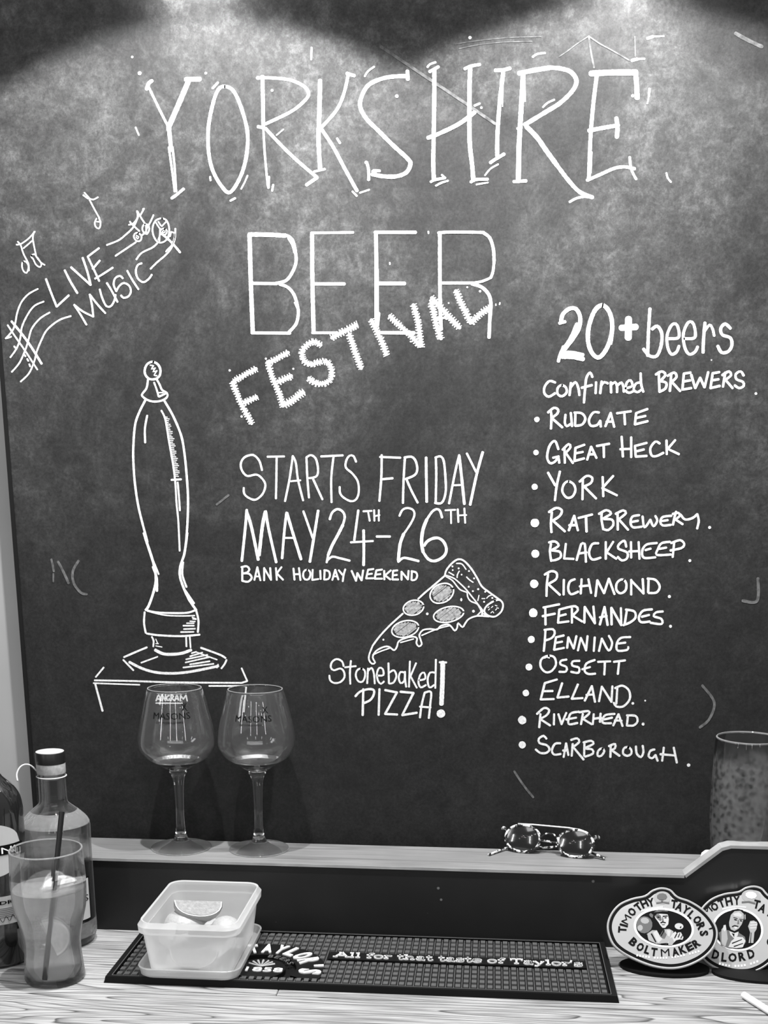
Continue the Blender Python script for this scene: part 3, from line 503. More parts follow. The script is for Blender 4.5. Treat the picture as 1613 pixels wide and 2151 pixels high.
# pizza
d = chalk('chalk_drawing', *K_, 'w17 455,790 520,705 600,620 660,565 710,520', label='chalk drawing of a pizza slice')
chalk_each('pizza_outline', *K_, 'w17 840,395 900,340 960,290 1065,200 / 1080,150 1130,90 1180,60 1230,75 1290,140 1340,220 1380,290 1450,345 1540,410; 1480,415 1530,405 1558,440 1545,500 1490,545 1430,535 1400,500 1420,455 c; w16 455,790 425,870 425,915 450,945 475,935 455,890 480,840 540,805 590,800 635,830 660,800 675,755 740,725 800,715 830,730 825,770 845,798 870,780 860,740 850,700 880,660 940,650 1000,655 1030,625 1090,610 1120,630 1150,665 1170,640 1178,600 1215,635 1240,600 1270,565 1340,540 1440,545; w13 455,870 520,840 600,812; 690,765 800,735; 870,705 1000,650 1105,622', parent=d)
chalk_each('crust_mark', *K_, 'w13 1070,195 1140,220 1200,270 1250,320 1290,370 1330,420 1385,490; 1075,205 1130,240 1170,290 1200,320 1255,340 / 1260,380 1285,415 1340,440 1375,500 / 1340,535; w18 1385,495 1380,535; w12 1390,520 1425,538; 1165,95 1210,100 1245,145; 1100,170 1142,195; 1188,160 1172,190 1170,215; 1250,210 1275,235 1305,255; w10 1355,365 1345,410; 1380,393 1405,393; 1420,390 1440,370 1470,362; o 1130,120,8; o 1133,152,7; o 1183,137,8; o 1208,190,7; o 1270,160,8; o 1313,222,8; o 1268,293,8; o 1303,330,8; o 1348,313,9; o 1408,335,8; o 1468,388,8; o 1398,420,8; o 1205,402,9,14; o 917,522,11; o 1308,500,12; o 545,741,8; w8 1435,490 1445,480; 1460,470 1472,458; 1492,450 1508,455; 1505,470 1520,475; 1455,515 1465,505; 1470,500 1480,515; 1495,490 1505,480; 1430,470 1440,462', parent=d)
def ell(cx, cy, a, b, th, n=16, rj=0):
    t = math.radians(th); return [(cx+a*math.cos(q)*math.cos(t)-b*math.sin(q)*math.sin(t), cy+a*math.cos(q)*math.sin(t)+b*math.sin(q)*math.cos(t)) for q in (2*math.pi*i/n for i in range(n))]
def fmt(P): return ' '.join(f'{x:.0f},{y:.0f}' for x, y in P)
for cx, cy, a, b, th in ((1040, 348, 105, 78, -28), (800, 470, 88, 62, -15), (1098, 527, 130, 64, -12), (730, 650, 116, 68, -14)):
    o = chalk('drawn_pepperoni', *K_, 'w14 '+fmt(ell(cx, cy, a, b, th))+' c', parent=d)
    tx = 'w15 '; t = math.radians(-38)
    for k in range(-7, 8):
        q = k*13+random.uniform(-3, 3); R = .86
        # chord of the ellipse along direction t at offset q
        ct, st = math.cos(math.radians(th)), math.sin(math.radians(th))
        ins = [u for u in range(-130, 131, 4) if (lambda X, Y: ((X*ct+Y*st)/(a*R))**2+((-X*st+Y*ct)/(b*R))**2 < 1)(u*math.cos(t)-q*math.sin(t), u*math.sin(t)+q*math.cos(t))]
        if len(ins) > 3: u0, u1 = ins[0]+random.uniform(0, 14), ins[-1]-random.uniform(0, 14); tx += f'{cx+u0*math.cos(t)-q*math.sin(t):.0f},{cy+u0*math.sin(t)+q*math.cos(t):.0f} {cx+u1*math.cos(t)-q*math.sin(t):.0f},{cy+u1*math.sin(t)+q*math.cos(t):.0f}; '
    chalk('pepperoni_fill', *K_, tx, parent=d, mat='chalkgrey')
chalk(CW, *K_, 'w18 208,965 195,925 150,905 110,930 100,975 125,1000 180,985 210,1010 215,1060 180,1100 130,1108 95,1085 88,1045; 270,920 262,1020 265,1115; 220,975 312,965; 350,985 385,1000 390,1050 370,1095 335,1095 312,1050 320,1005 c; 415,985 408,1110; 413,1010 445,980 465,1030 472,1112; 500,1045 545,1040 540,990 510,980 490,1030 500,1090 525,1115 550,1095; 588,940 592,1110; 595,1020 635,1000 655,1050 630,1105 595,1112; 722,1020 690,1015 675,1060 690,1108 722,1090 728,1012 / 730,1080 738,1140; 770,925 762,1140; 822,940 775,1050 / 828,1148; 850,1085 900,1070 890,1020 860,1035 842,1100 862,1145 905,1125; 978,1020 940,1020 920,1080 935,1145 975,1125; 990,910 985,1150', 18)
chalk(CW, *K_, 'w22 375,1160 370,1380; 308,1220 350,1180 420,1160 465,1170 460,1215 430,1255 375,1280; 512,1160 505,1378; 560,1168 660,1188 / 560,1370 / 662,1375; 690,1182 800,1192 / 705,1380 / 828,1360; w20 895,1190 870,1290 855,1400; 895,1190 948,1185 942,1290 930,1405; 855,1308 945,1315', 22)
chalk('chalk_exclamation_mark', *K_, 'w44 1048,935 1045,1100 1037,1285; w20 1022,932 1078,934; o 1033,1367,36')
# beer list
chalk(CW, *L_, 'w30 252,185 265,130 310,92 355,95 382,150 372,230 315,320; w40 365,200 320,300 270,370; w26 270,350 245,410 235,448; w30 250,400 300,390 350,395 400,405; w34 262,418 330,418 402,433; w24 242,190 280,180; w32 530,68 575,105 598,180 594,270 560,365 510,422 465,395 437,320 440,220 478,110 c; w18 592,140 606,220 592,330; w52 710,160 708,290; w46 660,222 762,215', 22)
chalk(CW, *L_, 'w24 855,92 845,250 840,410; 812,365 850,410 900,412 930,345 935,260 905,210 870,230; w22 985,295 1050,285 1040,205 1005,200 972,270 975,350 1000,400 1035,385 1052,345; 1090,295 1160,285 1150,195 1115,185 1082,260 1090,350 1120,400 1160,385 1178,350; w24 1228,188 1218,300 1215,388; w20 1228,240 1260,202 1280,230 1290,275; w24 1400,225 1365,195 1335,225 1345,268 1400,290 1410,340 1385,382 1340,388 1315,345', 22)
chalk(CW, *L_, 'w18 213,592 175,582 142,620 140,665 170,688 212,665; 255,610 285,625 290,660 260,685 230,670 230,630 c; 320,595 310,678; 318,625 350,590 370,630 377,678; 465,555 450,525 425,560 415,640 408,728; 392,628 462,610; 490,590 487,665; 528,585 518,665; 522,615 545,590 570,598; 590,590 592,660; 595,605 620,590 632,620 632,658; 635,612 662,592 675,620 678,655; 690,632 735,615 725,578 700,590 688,640 712,662 745,650; 790,592 760,600 745,640 770,658 798,640; 792,530 795,600 810,655', 18)
chalk(CW, *L_, 'w19 915,535 920,655; 895,538 935,517 960,540 925,582; 925,582 965,595 960,632 920,655; 1000,530 990,650; 975,547 1020,525 1035,555 1000,590; 1005,590 1060,650; 1130,525 1085,532 / 1075,640 / 1135,630; 1083,585 1128,578; 1135,540 1162,630 / 1195,560 / 1225,625 / 1250,522; 1325,522 1280,530 / 1265,630 / 1328,615; 1275,578 1320,570; 1365,525 1350,620; 1345,542 1390,517 1405,542 1365,575; 1370,578 1415,630; 1490,545 1470,517 1437,535 1442,570 1485,588 1490,615 1460,630 1430,612; o 1573,667,9; o 1272,440,5', 19)
def line(tf, txt, w): chalk(CW, *tf, f'w{w} '+txt, w)
line(M_, 'o 145,158,22; 258,95 262,140 258,232; 234,102 280,65 315,78 310,110 265,145; 268,150 350,222; 375,120 370,185 385,212 415,195; 418,105 428,212; 455,105 452,208; 447,103 505,108 535,150 510,198 455,210; 645,102 600,102 565,160 580,208 630,203 655,168 / 660,216; 697,213 740,105 / 768,218; 705,177 755,175; 790,108 903,92; 850,105 855,198; 1036,74 945,107 / 935,198 / 1038,172; 943,147 1020,130', 21)
line(M_, 'o 137,425,22; 318,398 290,332 247,370 227,460 250,510 290,498 320,455; 275,467 318,457 / 325,508; 367,392 370,508; 352,402 400,357 415,382 375,430; 380,432 435,510; 528,362 455,388 / 448,493 / 525,472; 455,432 515,420; 550,483 582,378 / 625,468; 560,440 612,438; 628,372 728,354; 683,370 685,462; 828,297 838,458; 905,302 905,462; 817,398 905,395; 1030,347 935,372 / 942,458 / 1030,452; 940,417 1008,400; 1135,352 1100,337 1060,390 1070,448 1110,453 1165,427; 1190,327 1192,438; 1260,325 1200,395 / 1290,438', 21)
line(M_, 'o 127,702,25; 234,587 292,690; 330,578 305,690 290,810; 395,657 440,680 455,730 430,780 385,788 350,740 360,685 c; 515,642 512,803; 489,660 545,614 590,628 580,670 522,700; 532,705 622,796; 675,622 680,778; 760,614 672,712 / 790,770', 21)
line(N_, 'o 128,148,35; 265,62 258,150 262,223; 242,60 300,27 345,45 330,90 272,130; 282,137 370,216; 402,208 445,90 / 475,208; 405,167 465,165; 480,108 590,80; 540,95 545,218', 22)
line(N_, '668,67 665,115 680,200; 645,75 705,45 742,72 682,110; 685,117 750,122 760,165 720,205 682,198; 795,67 797,203; 780,75 840,47 862,70 805,118; 808,122 880,203; 970,85 915,97 900,145 920,183 990,178; 910,140 960,130; 997,95 1012,183 1060,122 / 1085,175 1115,130 1100,92; 1230,90 1160,100 1140,138 1160,168 1225,163; 1155,132 1200,125; 1268,57 1255,100 1242,163; 1240,75 1285,67 1297,90 1262,120 / 1320,158; 1305,82 1340,120 1400,108 1438,77 / 1450,130 1437,193; o 1538,185,12', 21)
line(N_, 'o 132,397,32; 258,317 250,380 260,455; 242,305 290,297 320,330 268,365; 268,370 330,382 335,425 290,448 260,450; 378,317 364,435 / 440,438; 465,448 500,322 / 530,317 540,462; 482,395 545,385; 640,312 590,320 565,390 592,443 658,428; 700,302 700,438; 760,300 707,385 / 785,437; 865,340 850,292 807,320 802,355 873,387 870,435 830,450 797,422; 903,302 905,428; 965,302 972,438; 888,378 970,375; 1112,310 1030,322 995,370 1007,428 1100,425; 1020,367 1062,355; 1218,300 1150,312 1120,360 1112,405 1225,403; 1132,357 1188,347; 1252,302 1240,423; 1227,310 1300,287 1333,318 1310,350 1222,370; o 1378,452,12', 21)
line(N_, 'o 122,640,34; 235,562 225,640 222,738; 207,565 260,537 303,552 300,600 237,640; 242,647 330,728; 362,607 360,726; 450,602 410,622 397,680 420,723 478,702; 505,602 498,718; 560,602 582,713; 490,660 565,652; 617,738 632,610 / 686,715 / 725,597 / 770,722; 840,605 865,635 860,690 820,716 787,690 787,640 812,610 c; 905,607 905,726; 905,612 1005,718 / 998,600; 1045,612 1042,708; 1037,597 1100,607 1135,660 1110,708 1047,713; o 1213,742,13', 21)
line(N_, 'o 115,873,36; 212,832 214,968; 197,830 325,804; 190,900 290,880; 388,830 325,847 / 315,953 / 400,942; 320,900 378,885; 427,840 427,953; 387,830 455,820 475,850 432,895 / 510,943; 527,953 530,825 / 613,958 / 600,822; 652,968 690,825 / 715,972; 652,910 708,898; 747,968 745,832 / 825,973 / 822,835; 870,852 852,968; 862,847 930,862 940,910 900,948 842,973; 1073,845 1000,857 967,910 985,948 1055,943; 990,905 1050,890; 1160,862 1105,870 1087,900 1148,922 1150,963 1060,953; o 1222,982,12', 21)
line(O_, 'o 176,90,28; 290,17 285,100 277,183; 282,12 350,7 365,40 340,78 287,98; 438,57 375,72 / 360,173 / 440,157; 375,117 425,107; 465,158 475,72 / 518,163 / 540,62; 552,178 575,77 / 600,130 618,178 / 630,62; 688,72 680,183; 722,183 745,82 / 800,178 828,120 802,60; 975,70 900,77 867,120 872,178 950,173 958,150; 880,122 935,115', 20)
line(O_, 'o 157,312,28; 310,222 360,232 375,290 340,343 292,353 252,310 257,250 c; w12 322,238 295,232 285,240; w20 460,252 415,262 412,290 460,312 455,348 402,350; 565,262 510,267 507,300 560,317 555,358 497,350; 688,255 620,285 607,345 640,368 692,365; 587,330 650,312; 714,270 813,266; 770,272 765,373; 842,270 933,258; 885,267 874,368', 20)
line(O_, 'o 132,522,27; 383,412 285,442 / 252,573 / 358,570; 275,507 348,505; 425,442 387,558 / 478,550; 552,452 502,568 / 590,562; 607,583 665,465 / 690,593; 620,537 675,533; 722,588 745,470 / 823,593 / 830,467; 870,477 862,608; 852,482 910,462 963,500 970,570 920,628 862,630 842,600; o 995,605,11; o 1095,583,7', 20)
line(O_, 'o 103,740,34; 250,692 240,798; 222,690 280,642 320,660 300,700 247,730; 257,737 328,783; 360,692 358,776; 395,692 420,773 / 458,682; 560,672 492,690 477,770 548,763; 457,735 538,720; 592,690 577,773; 562,677 638,667 640,690 592,730 / 663,773; 680,692 672,773; 735,687 730,755; 675,730 740,720; 848,690 770,702 752,760 820,765; 762,735 828,720; 837,783 880,692 / 912,788; 850,742 905,745; 955,712 947,783; 947,702 1018,707 1033,750 1000,783 947,783; o 1078,772,12', 20)
line(O_, 'o 103,940,29; 298,890 275,867 237,890 242,925 300,942 323,975 300,1003 250,1005 212,977; 410,927 367,932 342,985 362,1018 413,1013; 437,1038 457,927 / 475,1022; 432,985 470,985; 510,932 502,1028; 497,900 545,887 563,915 512,958; 522,967 598,1058; 605,922 602,1028; 597,920 658,907 678,930 612,963; 617,970 668,977 673,1010 610,1035; 745,967 765,990 740,1028 712,1028 715,990 c; 817,942 814,1038; 802,950 852,932 850,968 818,982; 828,985 888,1028; 950,957 980,975 983,1010 950,1028 917,1010 922,970 c; 1020,952 1027,1010 1060,1038 1080,1000 1075,947; 1170,977 1137,987 1122,1030 1150,1048 1178,1022 / 1195,1068; 1245,962 1232,1068; 1325,962 1350,1083; 1217,1015 1335,1025; o 1445,1103,14', 20)
# half-wiped older marks, plus arcs chalked in for the beam-edge light rings
chalk_each('wiped_and_ring_mark', *C_, 'w10 640,215 700,175 780,115 868,58; w16 868,58 880,160 908,300; w12 870,60 950,115 1060,175 1180,245; w8 1222,60 1226,215; w9 -160,120 0,95 250,70 500,62; w9 -130,155 0,128 200,105 430,98', mat='ghost')
chalk_each('wiped_and_ring_mark', (0, 0), 1.0, 'w5 108,1175 113,1200 ; w6 122,1180 135,1205 144,1225; w6 165,1178 153,1200 155,1225 170,1245 182,1248; w4 112,1205 112,1222; w5 455,1060 480,1040; w7 800,98 870,145 960,205 1040,260; w9 1545,70 1570,84 1600,98; w6 1475,1440 1500,1475 1490,1510 1470,1528; w7 1560,1262 1590,1262 1592,1215; w5 1080,1620 1100,1650 1120,1675', mat='ghost')
# ------------------------------------------------------------------ the bar
PF, PB, ZL = 1.426, 1.445, 0.098               # front and back of the upstand, height of the ledge
bar = thing('bar_counter', (-0.2, 1.15, -0.95), 'pale wood-grained bar counter in the foreground that everything at the bottom stands on', 'counter')
MB().box((-1.3, .95, -.95), (1.2, 1.44, -.036)).make('counter_body', M['panel'], bar)
for i, (x0, x1, y0, y1, mk) in enumerate([(-1.3, -.2312, 1.2400, 1.445, 'c2'), (-.2304, 1.2, 1.2400, 1.445, 'c3'), (-1.3, 1.2, 1.085, 1.2393, 'c1'), (-1.3, 1.2, .93, 1.0843, 'c2')]):
    MB().box((x0, y0, -.036), (x1, y1, 0.0), bev=.0006).make('plank', M[mk], bar)
up = thing('bar_upstand', (0.0, 1.435, 0.0), 'dark upright panel behind the counter, its wooden top edge stepping up on the right', 'bar panel')
# panel outline (front face) with the 45 degree step on the right
E0 = .0035
prof = [(-0.62, 0.0), (0.95, 0.0), (0.95, .1372-E0), (0.298, .1372-E0), (0.2895, .1340-E0), (0.248, ZL-E0), (-0.62, ZL-E0)]
mb = MB(); mb.prism([(x, PF, z) for x, z in prof], (0, PB-PF, 0)); mb.make('front_panel', M['panel'], up)
top = [(0.2470, ZL-E0), (0.2885, .1340-E0), (0.2985, .1372-E0), (0.95, .1372-E0)]
tp2 = [(0.2455, ZL), (0.2870, .1342), (0.2975, .1375), (0.95, .1375)]
mb = MB()
for i in range(3): mb.prism([(top[i][0], PF-.001, top[i][1]), (top[i+1][0], PF-.001, top[i+1][1]), (tp2[i+1][0], PF-.001, tp2[i+1][1]), (tp2[i][0], PF-.001, tp2[i][1])], (0, PB-PF+.002, 0))
mb.make('top_edging', M['edgewood'], up)
led = thing('bar_ledge', (0.0, 1.47, ZL-.018), 'narrow grey wooden ledge below the chalkboard carrying glasses and sunglasses', 'ledge')
mb = MB(); mb.prism([(-0.605, PB+.0003, ZL), (0.95, PB+.0003, ZL), (0.95, 1.514, ZL), (-0.605, 1.514, ZL)], (0, 0, -.018)); mb.make('ledge_board', M['ledge'], led)
mb = MB(); mb.prism([(-0.605, PF-.0005, ZL), (0.2455, PF-.0005, ZL), (0.2455, PB, ZL), (-0.605, PB, ZL)], (0, 0, -E0)); mb.make('ledge_front', M['ledge'], led)
mb = MB(); mb.box((-0.605, PF-.0016, ZL-E0), (0.245, PF-.0006, ZL+.0002)); mb.make('lip_highlight', M['edgewood'], led)  # lighter strip set in as the highlight along the ledge's front lip
mb = MB(); mb.box((-0.6, PB+.001, 0.0), (0.95, 1.50, ZL-.0182)); mb.make('ledge_support', M['panel'], led)

# ------------------------------------------------------------------ rubber bar mat
MX0, MX1, MY0, MY1, MZ = -.4365, .1545, 1.2565, 1.4245, .0080
mat_ = thing('bar_mat', ((MX0+MX1)/2, (MY0+MY1)/2, 0), 'long black rubber drip mat with white lettering lying on the counter', 'bar mat')
mb = MB(); mb.box((MX0, MY0, 0), (MX1, MY1, .0012)); mb.make('mat_base', M['rubber'], mat_)
lo, li = [], []
mb = MB(); o1 = [(MX0, MY0), (MX1, MY0), (MX1, MY1), (MX0, MY1)]; b = .0085; i1 = [(MX0+b, MY0+.0055), (MX1-b, MY0+.0055), (MX1-b, MY1-.0055), (MX0+b, MY1-.0055)]
V = [(x, y, .0) for x, y in o1]+[(x+(0.002 if x < 0 else -.002), y+(.001 if y < 1.3 else -.001), MZ) for x, y in o1]+[(x, y, MZ) for x, y in i1]+[(x, y, .0012) for x, y in i1]
F = []
for k in range(3):
    for i in range(4): F.append((k*4+i, k*4+(i+1) % 4, (k+1)*4+(i+1) % 4, (k+1)*4+i))
mb.add(V, F); mb.make('mat_rim', M['rubber'], mat_)
mb = MB()      # thin lighter bead along the rim's inner edge
for (a, b_) in ((0, 1), (1, 2), (2, 3), (3, 0)):
    p, q = Vector((*i1[a], MZ)), Vector((*i1[b_], MZ)); mb.tube([p, q], .0005, 5)
mb.make('rim_bead', M['nub'], mat_)
NX, NY = 62, 11
px_, py_ = (MX1-MX0-.021)/NX, (MY1-MY0-.015)/NY
LC = Vector((-.2604, 1.3000)); LR = .078
def in_text(x, y): return (-.184 < x < .124 and abs(y-1.3485) < .0115) or (math.hypot(x-LC.x, y-LC.y) < LR and y > 1.283)
cells = []
for j in range(NY):
    for i in range(NX):
        x = MX0+.0105+px_*(i+.5); y = MY0+.0075+py_*(j+.5)
        if not in_text(x, y): cells.append((x, y))
def nub_geo(x, y):
    hx, hy = px_*.37, py_*.33; z0, z1 = .0012, MZ-.0003
    return [(x-hx, y-hy, z0), (x+hx, y-hy, z0), (x+hx, y+hy, z0), (x-hx, y+hy, z0), (x-hx*.82, y-hy*.85, z1), (x+hx*.82, y-hy*.85, z1), (x+hx*.82, y+hy*.85, z1), (x-hx*.82, y+hy*.85, z1)], [(0, 1, 5, 4), (1, 2, 6, 5), (2, 3, 7, 6), (3, 0, 4, 7), (4, 5, 6, 7)]
vis = [c_ for c_ in cells if not (c_[0] < -.275 and c_[1] < 1.41 and c_[0] > -.40)]; hid = [c_ for c_ in cells if c_ not in set(vis)]
vis.sort(key=lambda c_: c_[1]); one, rest = vis[:300], vis[300:]+hid
V, F = nub_geo(0, 0); me = bpy.data.meshes.new('nub'); me.from_pydata([Vector(v) for v in V], [], F); me.materials.append(M['nub'])
for x, y in one:
    o = bpy.data.objects.new('nub', me); COL.objects.link(o); o.parent = mat_; o.location = (x-mat_.location.x, y-mat_.location.y, 0)
mb = MB()
for x, y in rest: mb.add(*nub_geo(x, y))
tag(mb.make('nubs', M['nub'], mat_), kind='stuff')
mb = MB()      # ribs between the rows of nubs
for i in range(1, NX):
    x = MX0+.0105+px_*i
    for j in range(NY):
        y = MY0+.0075+py_*(j+.5)
        if not in_text(x, y): mb.box((x-.0005, y-py_/2, .0012), (x+.0005, y+py_/2, .0058))
tag(mb.make('ribs', M['nub'], mat_), kind='stuff')
mb = MB(); mb.box((-.184, 1.3375, .0012), (.124, 1.3595, .0072))
mb.lathe((LC.x, LC.y, 0), [(.0001, .0072), (.030, .0072), (.030, .0012), (.0001, .0012)], 48)
mb.make('lettering_ground', M['rubber'], mat_)
mb = MB(); mb.lathe((LC.x, LC.y, 0), [(.043, .0012), (.043, .0072), (.077, .0072), (.077, .0012)], 48, arc=(math.radians(-25), math.radians(125))); mb.make('lettering_ground', M['rubber'], mat_)

# slab lettering: stems with serifs, so the words are set in drawn glyphs (unit: cap height 1)
GL = {  # width, strokes (x,y pairs; 'b' = bar with slab feet)
 'A': (1.25, 'L.12,0 .62,1 1.13,0;T.30,.34 .93,.34;S.12,0;S1.13,0;s.50,1'), 'l': (.5, 'L.25,0 .25,1.02;S.25,0;s.17,1'), 'f': (.62, 'C.62,.92 .45,1.03 .28,.9 .27,.6 .27,0;S.27,0;T.05,.66 .55,.66'),
 'o': (.85, 'O.42,.34 .32 .34'), 'r': (.66, 'L.22,.66 .22,0;S.22,0;s.14,.66;C.22,.45 .36,.62 .52,.66 .62,.60'), 't': (.6, 'C.25,.92 .25,.3 .30,.04 .45,0 .58,.12;T.05,.66 .52,.66'),
 'h': (.95, 'L.2,1.02 .2,0;S.2,0;s.12,1;C.2,.48 .38,.66 .6,.64 .72,.48 .72,.3 .72,0;S.72,0'), 'a': (.85, 'C.15,.58 .38,.70 .62,.60 .64,.3 .64,.05 .8,0;C.64,.38 .3,.38 .12,.18 .3,0 .52,.06 .64,.2'),
 's': (.75, 'C.64,.58 .4,.70 .14,.58 .2,.40 .42,.34 .64,.26 .62,.06 .36,-.02 .12,.08;L.64,.66 .64,.48;L.1,.2 .1,0'), 'e': (.82, 'C.12,.36 .72,.36 .68,.58 .42,.70 .16,.56 .11,.32 .22,.06 .46,-.02 .72,.12'),
 'T': (1.05, 'L.52,1 .52,0;T.08,1 .97,1;L.08,1 .08,.75;L.97,1 .97,.75;S.52,0'), 'y': (.95, 'L.15,.66 .48,.02;L.82,.66 .45,-.08 .3,-.3 .12,-.28;s.10,.66;s.72,.66'), "'": (.3, 'L.15,1.05 .1,.75'), ' ': (.42, '')}
def slab(text, wd=.15):
    V, F = [], []; x = 0
    def seg(p, q, w):
        d = (q[0]-p[0], q[1]-p[1]); l = math.hypot(*d) or 1; nx, ny = -d[1]/l*w/2, d[0]/l*w/2; ex, ey = d[0]/l*w*.25, d[1]/l*w*.25; k = len(V)
        c4 = [(p[0]+nx-ex, p[1]+ny-ey), (p[0]-nx-ex, p[1]-ny-ey), (q[0]-nx+ex, q[1]-ny+ey), (q[0]+nx+ex, q[1]+ny+ey)]
        for z in (0, 1): V.extend([(a, b, z) for a, b in c4])
        F.extend([(k+4, k+5, k+6, k+7)]+[(k+i, k+(i+1) % 4, k+4+(i+1) % 4, k+4+i) for i in range(4)])
    for ch in text:
        w, s = GL[ch]
        for it in s.split(';'):
            if not it: continue
            k_, body = it[0], it[1:]
            if k_ == 'O':
                a, rx, ry = body.split(); cx, cy = map(float, a.split(',')); rx = float(rx); ry = float(ry)
                P = [(cx+rx*math.cos(t*math.pi/8), cy+ry*math.sin(t*math.pi/8)) for t in range(17)]
            else: P = [tuple(map(float, q.split(','))) for q in body.split()]
            if k_ == 'C': P = catmull(P, step=.09)
            if k_ == 'S': P = [(P[0][0]-.17, P[0][1]+.05), (P[0][0]+.17, P[0][1]+.05)]
            if k_ == 's': P = [(P[0][0]-.12, P[0][1]-.05), (P[0][0]+.08, P[0][1]-.05)]
            ww = wd if k_ in 'LOC' else wd*.75
            for a, b in zip(P, P[1:]): seg((a[0]+x, a[1]), (b[0]+x, b[1]), ww)
        x += w
    return V, F, x
V, F, wd_ = slab("All for that taste of Taylor's")
p0, p1 = Vector((-.1780, 1.3425)), Vector((.1205, 1.3412)); ch = .0145
mb = MB(); mb.add([Vector((p0.x+(p1.x-p0.x)*v[0]/wd_, p0.y+(p1.y-p0.y)*v[0]/wd_+v[1]*ch, .0070+v[2]*.0016)) for v in V], F); mb.make('white_lettering', M['white'], mat_)
def arc_text(mb, s, c, R, a0, a1, h, z0, dz, offset=.03, wfac=.82):
    """letters standing on a circle, from angle a0 to a1 (degrees, clockwise)"""
    n = len(s)
    for i, chh in enumerate(s):
        if chh == ' ': continue
        V, F, asp = text_geo(chh, offset)
        a = math.radians(a0+(a1-a0)*i/(n-1)); u = Vector((math.sin(a), -math.cos(a))); r_ = Vector((math.cos(a), math.sin(a)))
        step = abs(math.radians(a1-a0))/(n-1)*R; wl = step*(wfac if chh not in "I1'" else .35)
        mb.add([Vector((c.x+r_.x*(R+v.y*h)+u.x*(v.x-.5)*wl, c.y+r_.y*(R+v.y*h)+u.y*(v.x-.5)*wl, z0+v.z*dz)) for v in V], F)
mb = MB(); arc_text(mb, "TAYLOR'S", LC, .049, 108, -6, .0255, .0070, .0018, .04, .9); mb.make('white_lettering', M['white'], mat_)
mb = MB(); arc_text(mb, "BEERS", LC, .034, 80, 28, .008, .0070, .0012, .01, .75); mb.make('small_lettering', M['mid'], mat_)
V, F, a_ = text_geo('1858', .008); mb = MB(); mb.add([Vector((LC.x-.016+.044*v.x, 1.2895+v.y*.012, .0070+v.z*.0015)) for v in V], F); mb.make('small_lettering', M['white'], mat_)
# little printed wheatsheaf emblem above the date
mb = MB()
for i in range(7):
    a = math.radians(90+(i-3)*22); c0 = Vector((LC.x, LC.y+.006, .0072)); mb.tube([c0, c0+Vector((math.cos(a)*.017, math.sin(a)*.017, .0006))], [.0006, .0016], 6)
mb.make('printed_emblem', M['light'], mat_)

# ------------------------------------------------------------------ lemon tub with its lid underneath
TX0, TX1, TY0, TY1, TZ0, TZ1 = -.3895, -.2825, 1.260, 1.408, .0105, .0762
cx, cy = (TX0+TX1)/2, (TY0+TY1)/2
lid = thing('tub_lid', (cx, cy, MZ), 'clear plastic lid used as a tray under the lemon tub', 'tub lid')
lx = cx-.0015
L = [rrect(lx, cy, .0560, .0755, .016, .0081), rrect(lx, cy, .0585, .0780, .017, .0100), rrect(lx, cy, .0600, .0795, .018, .0185), rrect(lx, cy, .0606, .0801, .018, .0196), rrect(lx, cy, .0590, .0785, .017, .0196), rrect(lx, cy, .0568, .0763, .016, .0105), rrect(lx, cy, .055, .0745, .016, .0100)]
V, F = loft(L, cap0=True, cap1=True); MB().add(V, F).make('lid_tray', M['lid'], lid, smooth='auto')
mb = MB(); P = rrect(lx, cy, .0600, .0795, .018, .0196); mb.tube(P+[P[0]], .0013, 6); mb.make('lid_rim', M['lid'], lid, smooth=True)
tub = thing('lemon_tub', (cx, cy, TZ0), 'translucent white rectangular plastic tub of lemon wedges on the bar mat', 'tub')
hx, hy = (TX1-TX0)/2, (TY1-TY0)/2
out = [rrect(cx, cy, hx-.008, hy-.008, .012, TZ0), rrect(cx, cy, hx-.004, hy-.004, .014, TZ0+.004), rrect(cx, cy, hx-.0005, hy-.0005, .015, TZ0+.03), rrect(cx, cy, hx+.002, hy+.0025, .016, TZ1-.014)]
inn = [rrect(cx, cy, hx+.0005, hy+.001, .015, TZ1-.014), rrect(cx, cy, hx-.002, hy-.002, .014, TZ0+.03), rrect(cx, cy, hx-.0055, hy-.0055, .013, TZ0+.006), rrect(cx, cy, hx-.009, hy-.009, .011, TZ0+.0015)]
V, F = loft(out+inn, cap0=True, cap1=True); MB().add(V, F).make('tub_body', M['tub'], tub, smooth='auto')
rim = [rrect(cx, cy, hx+.0021, hy+.0025, .016, TZ1-.0138), rrect(cx, cy, hx+.0062, hy+.0065, .018, TZ1-.0138), rrect(cx, cy, hx+.0068, hy+.0070, .018, TZ1-.006), rrect(cx, cy, hx+.0045, hy+.0047, .018, TZ1-.0025), rrect(cx, cy, hx+.0035, hy+.0037, .017, TZ1), rrect(cx, cy, hx+.0015, hy+.0017, .016, TZ1-.001), rrect(cx, cy, hx+.0005, hy+.001, .015, TZ1-.0138)]
V, F = loft(rim, ring=True); MB().add(V, F).make('tub_rim', M['tub'], tub, smooth='auto')
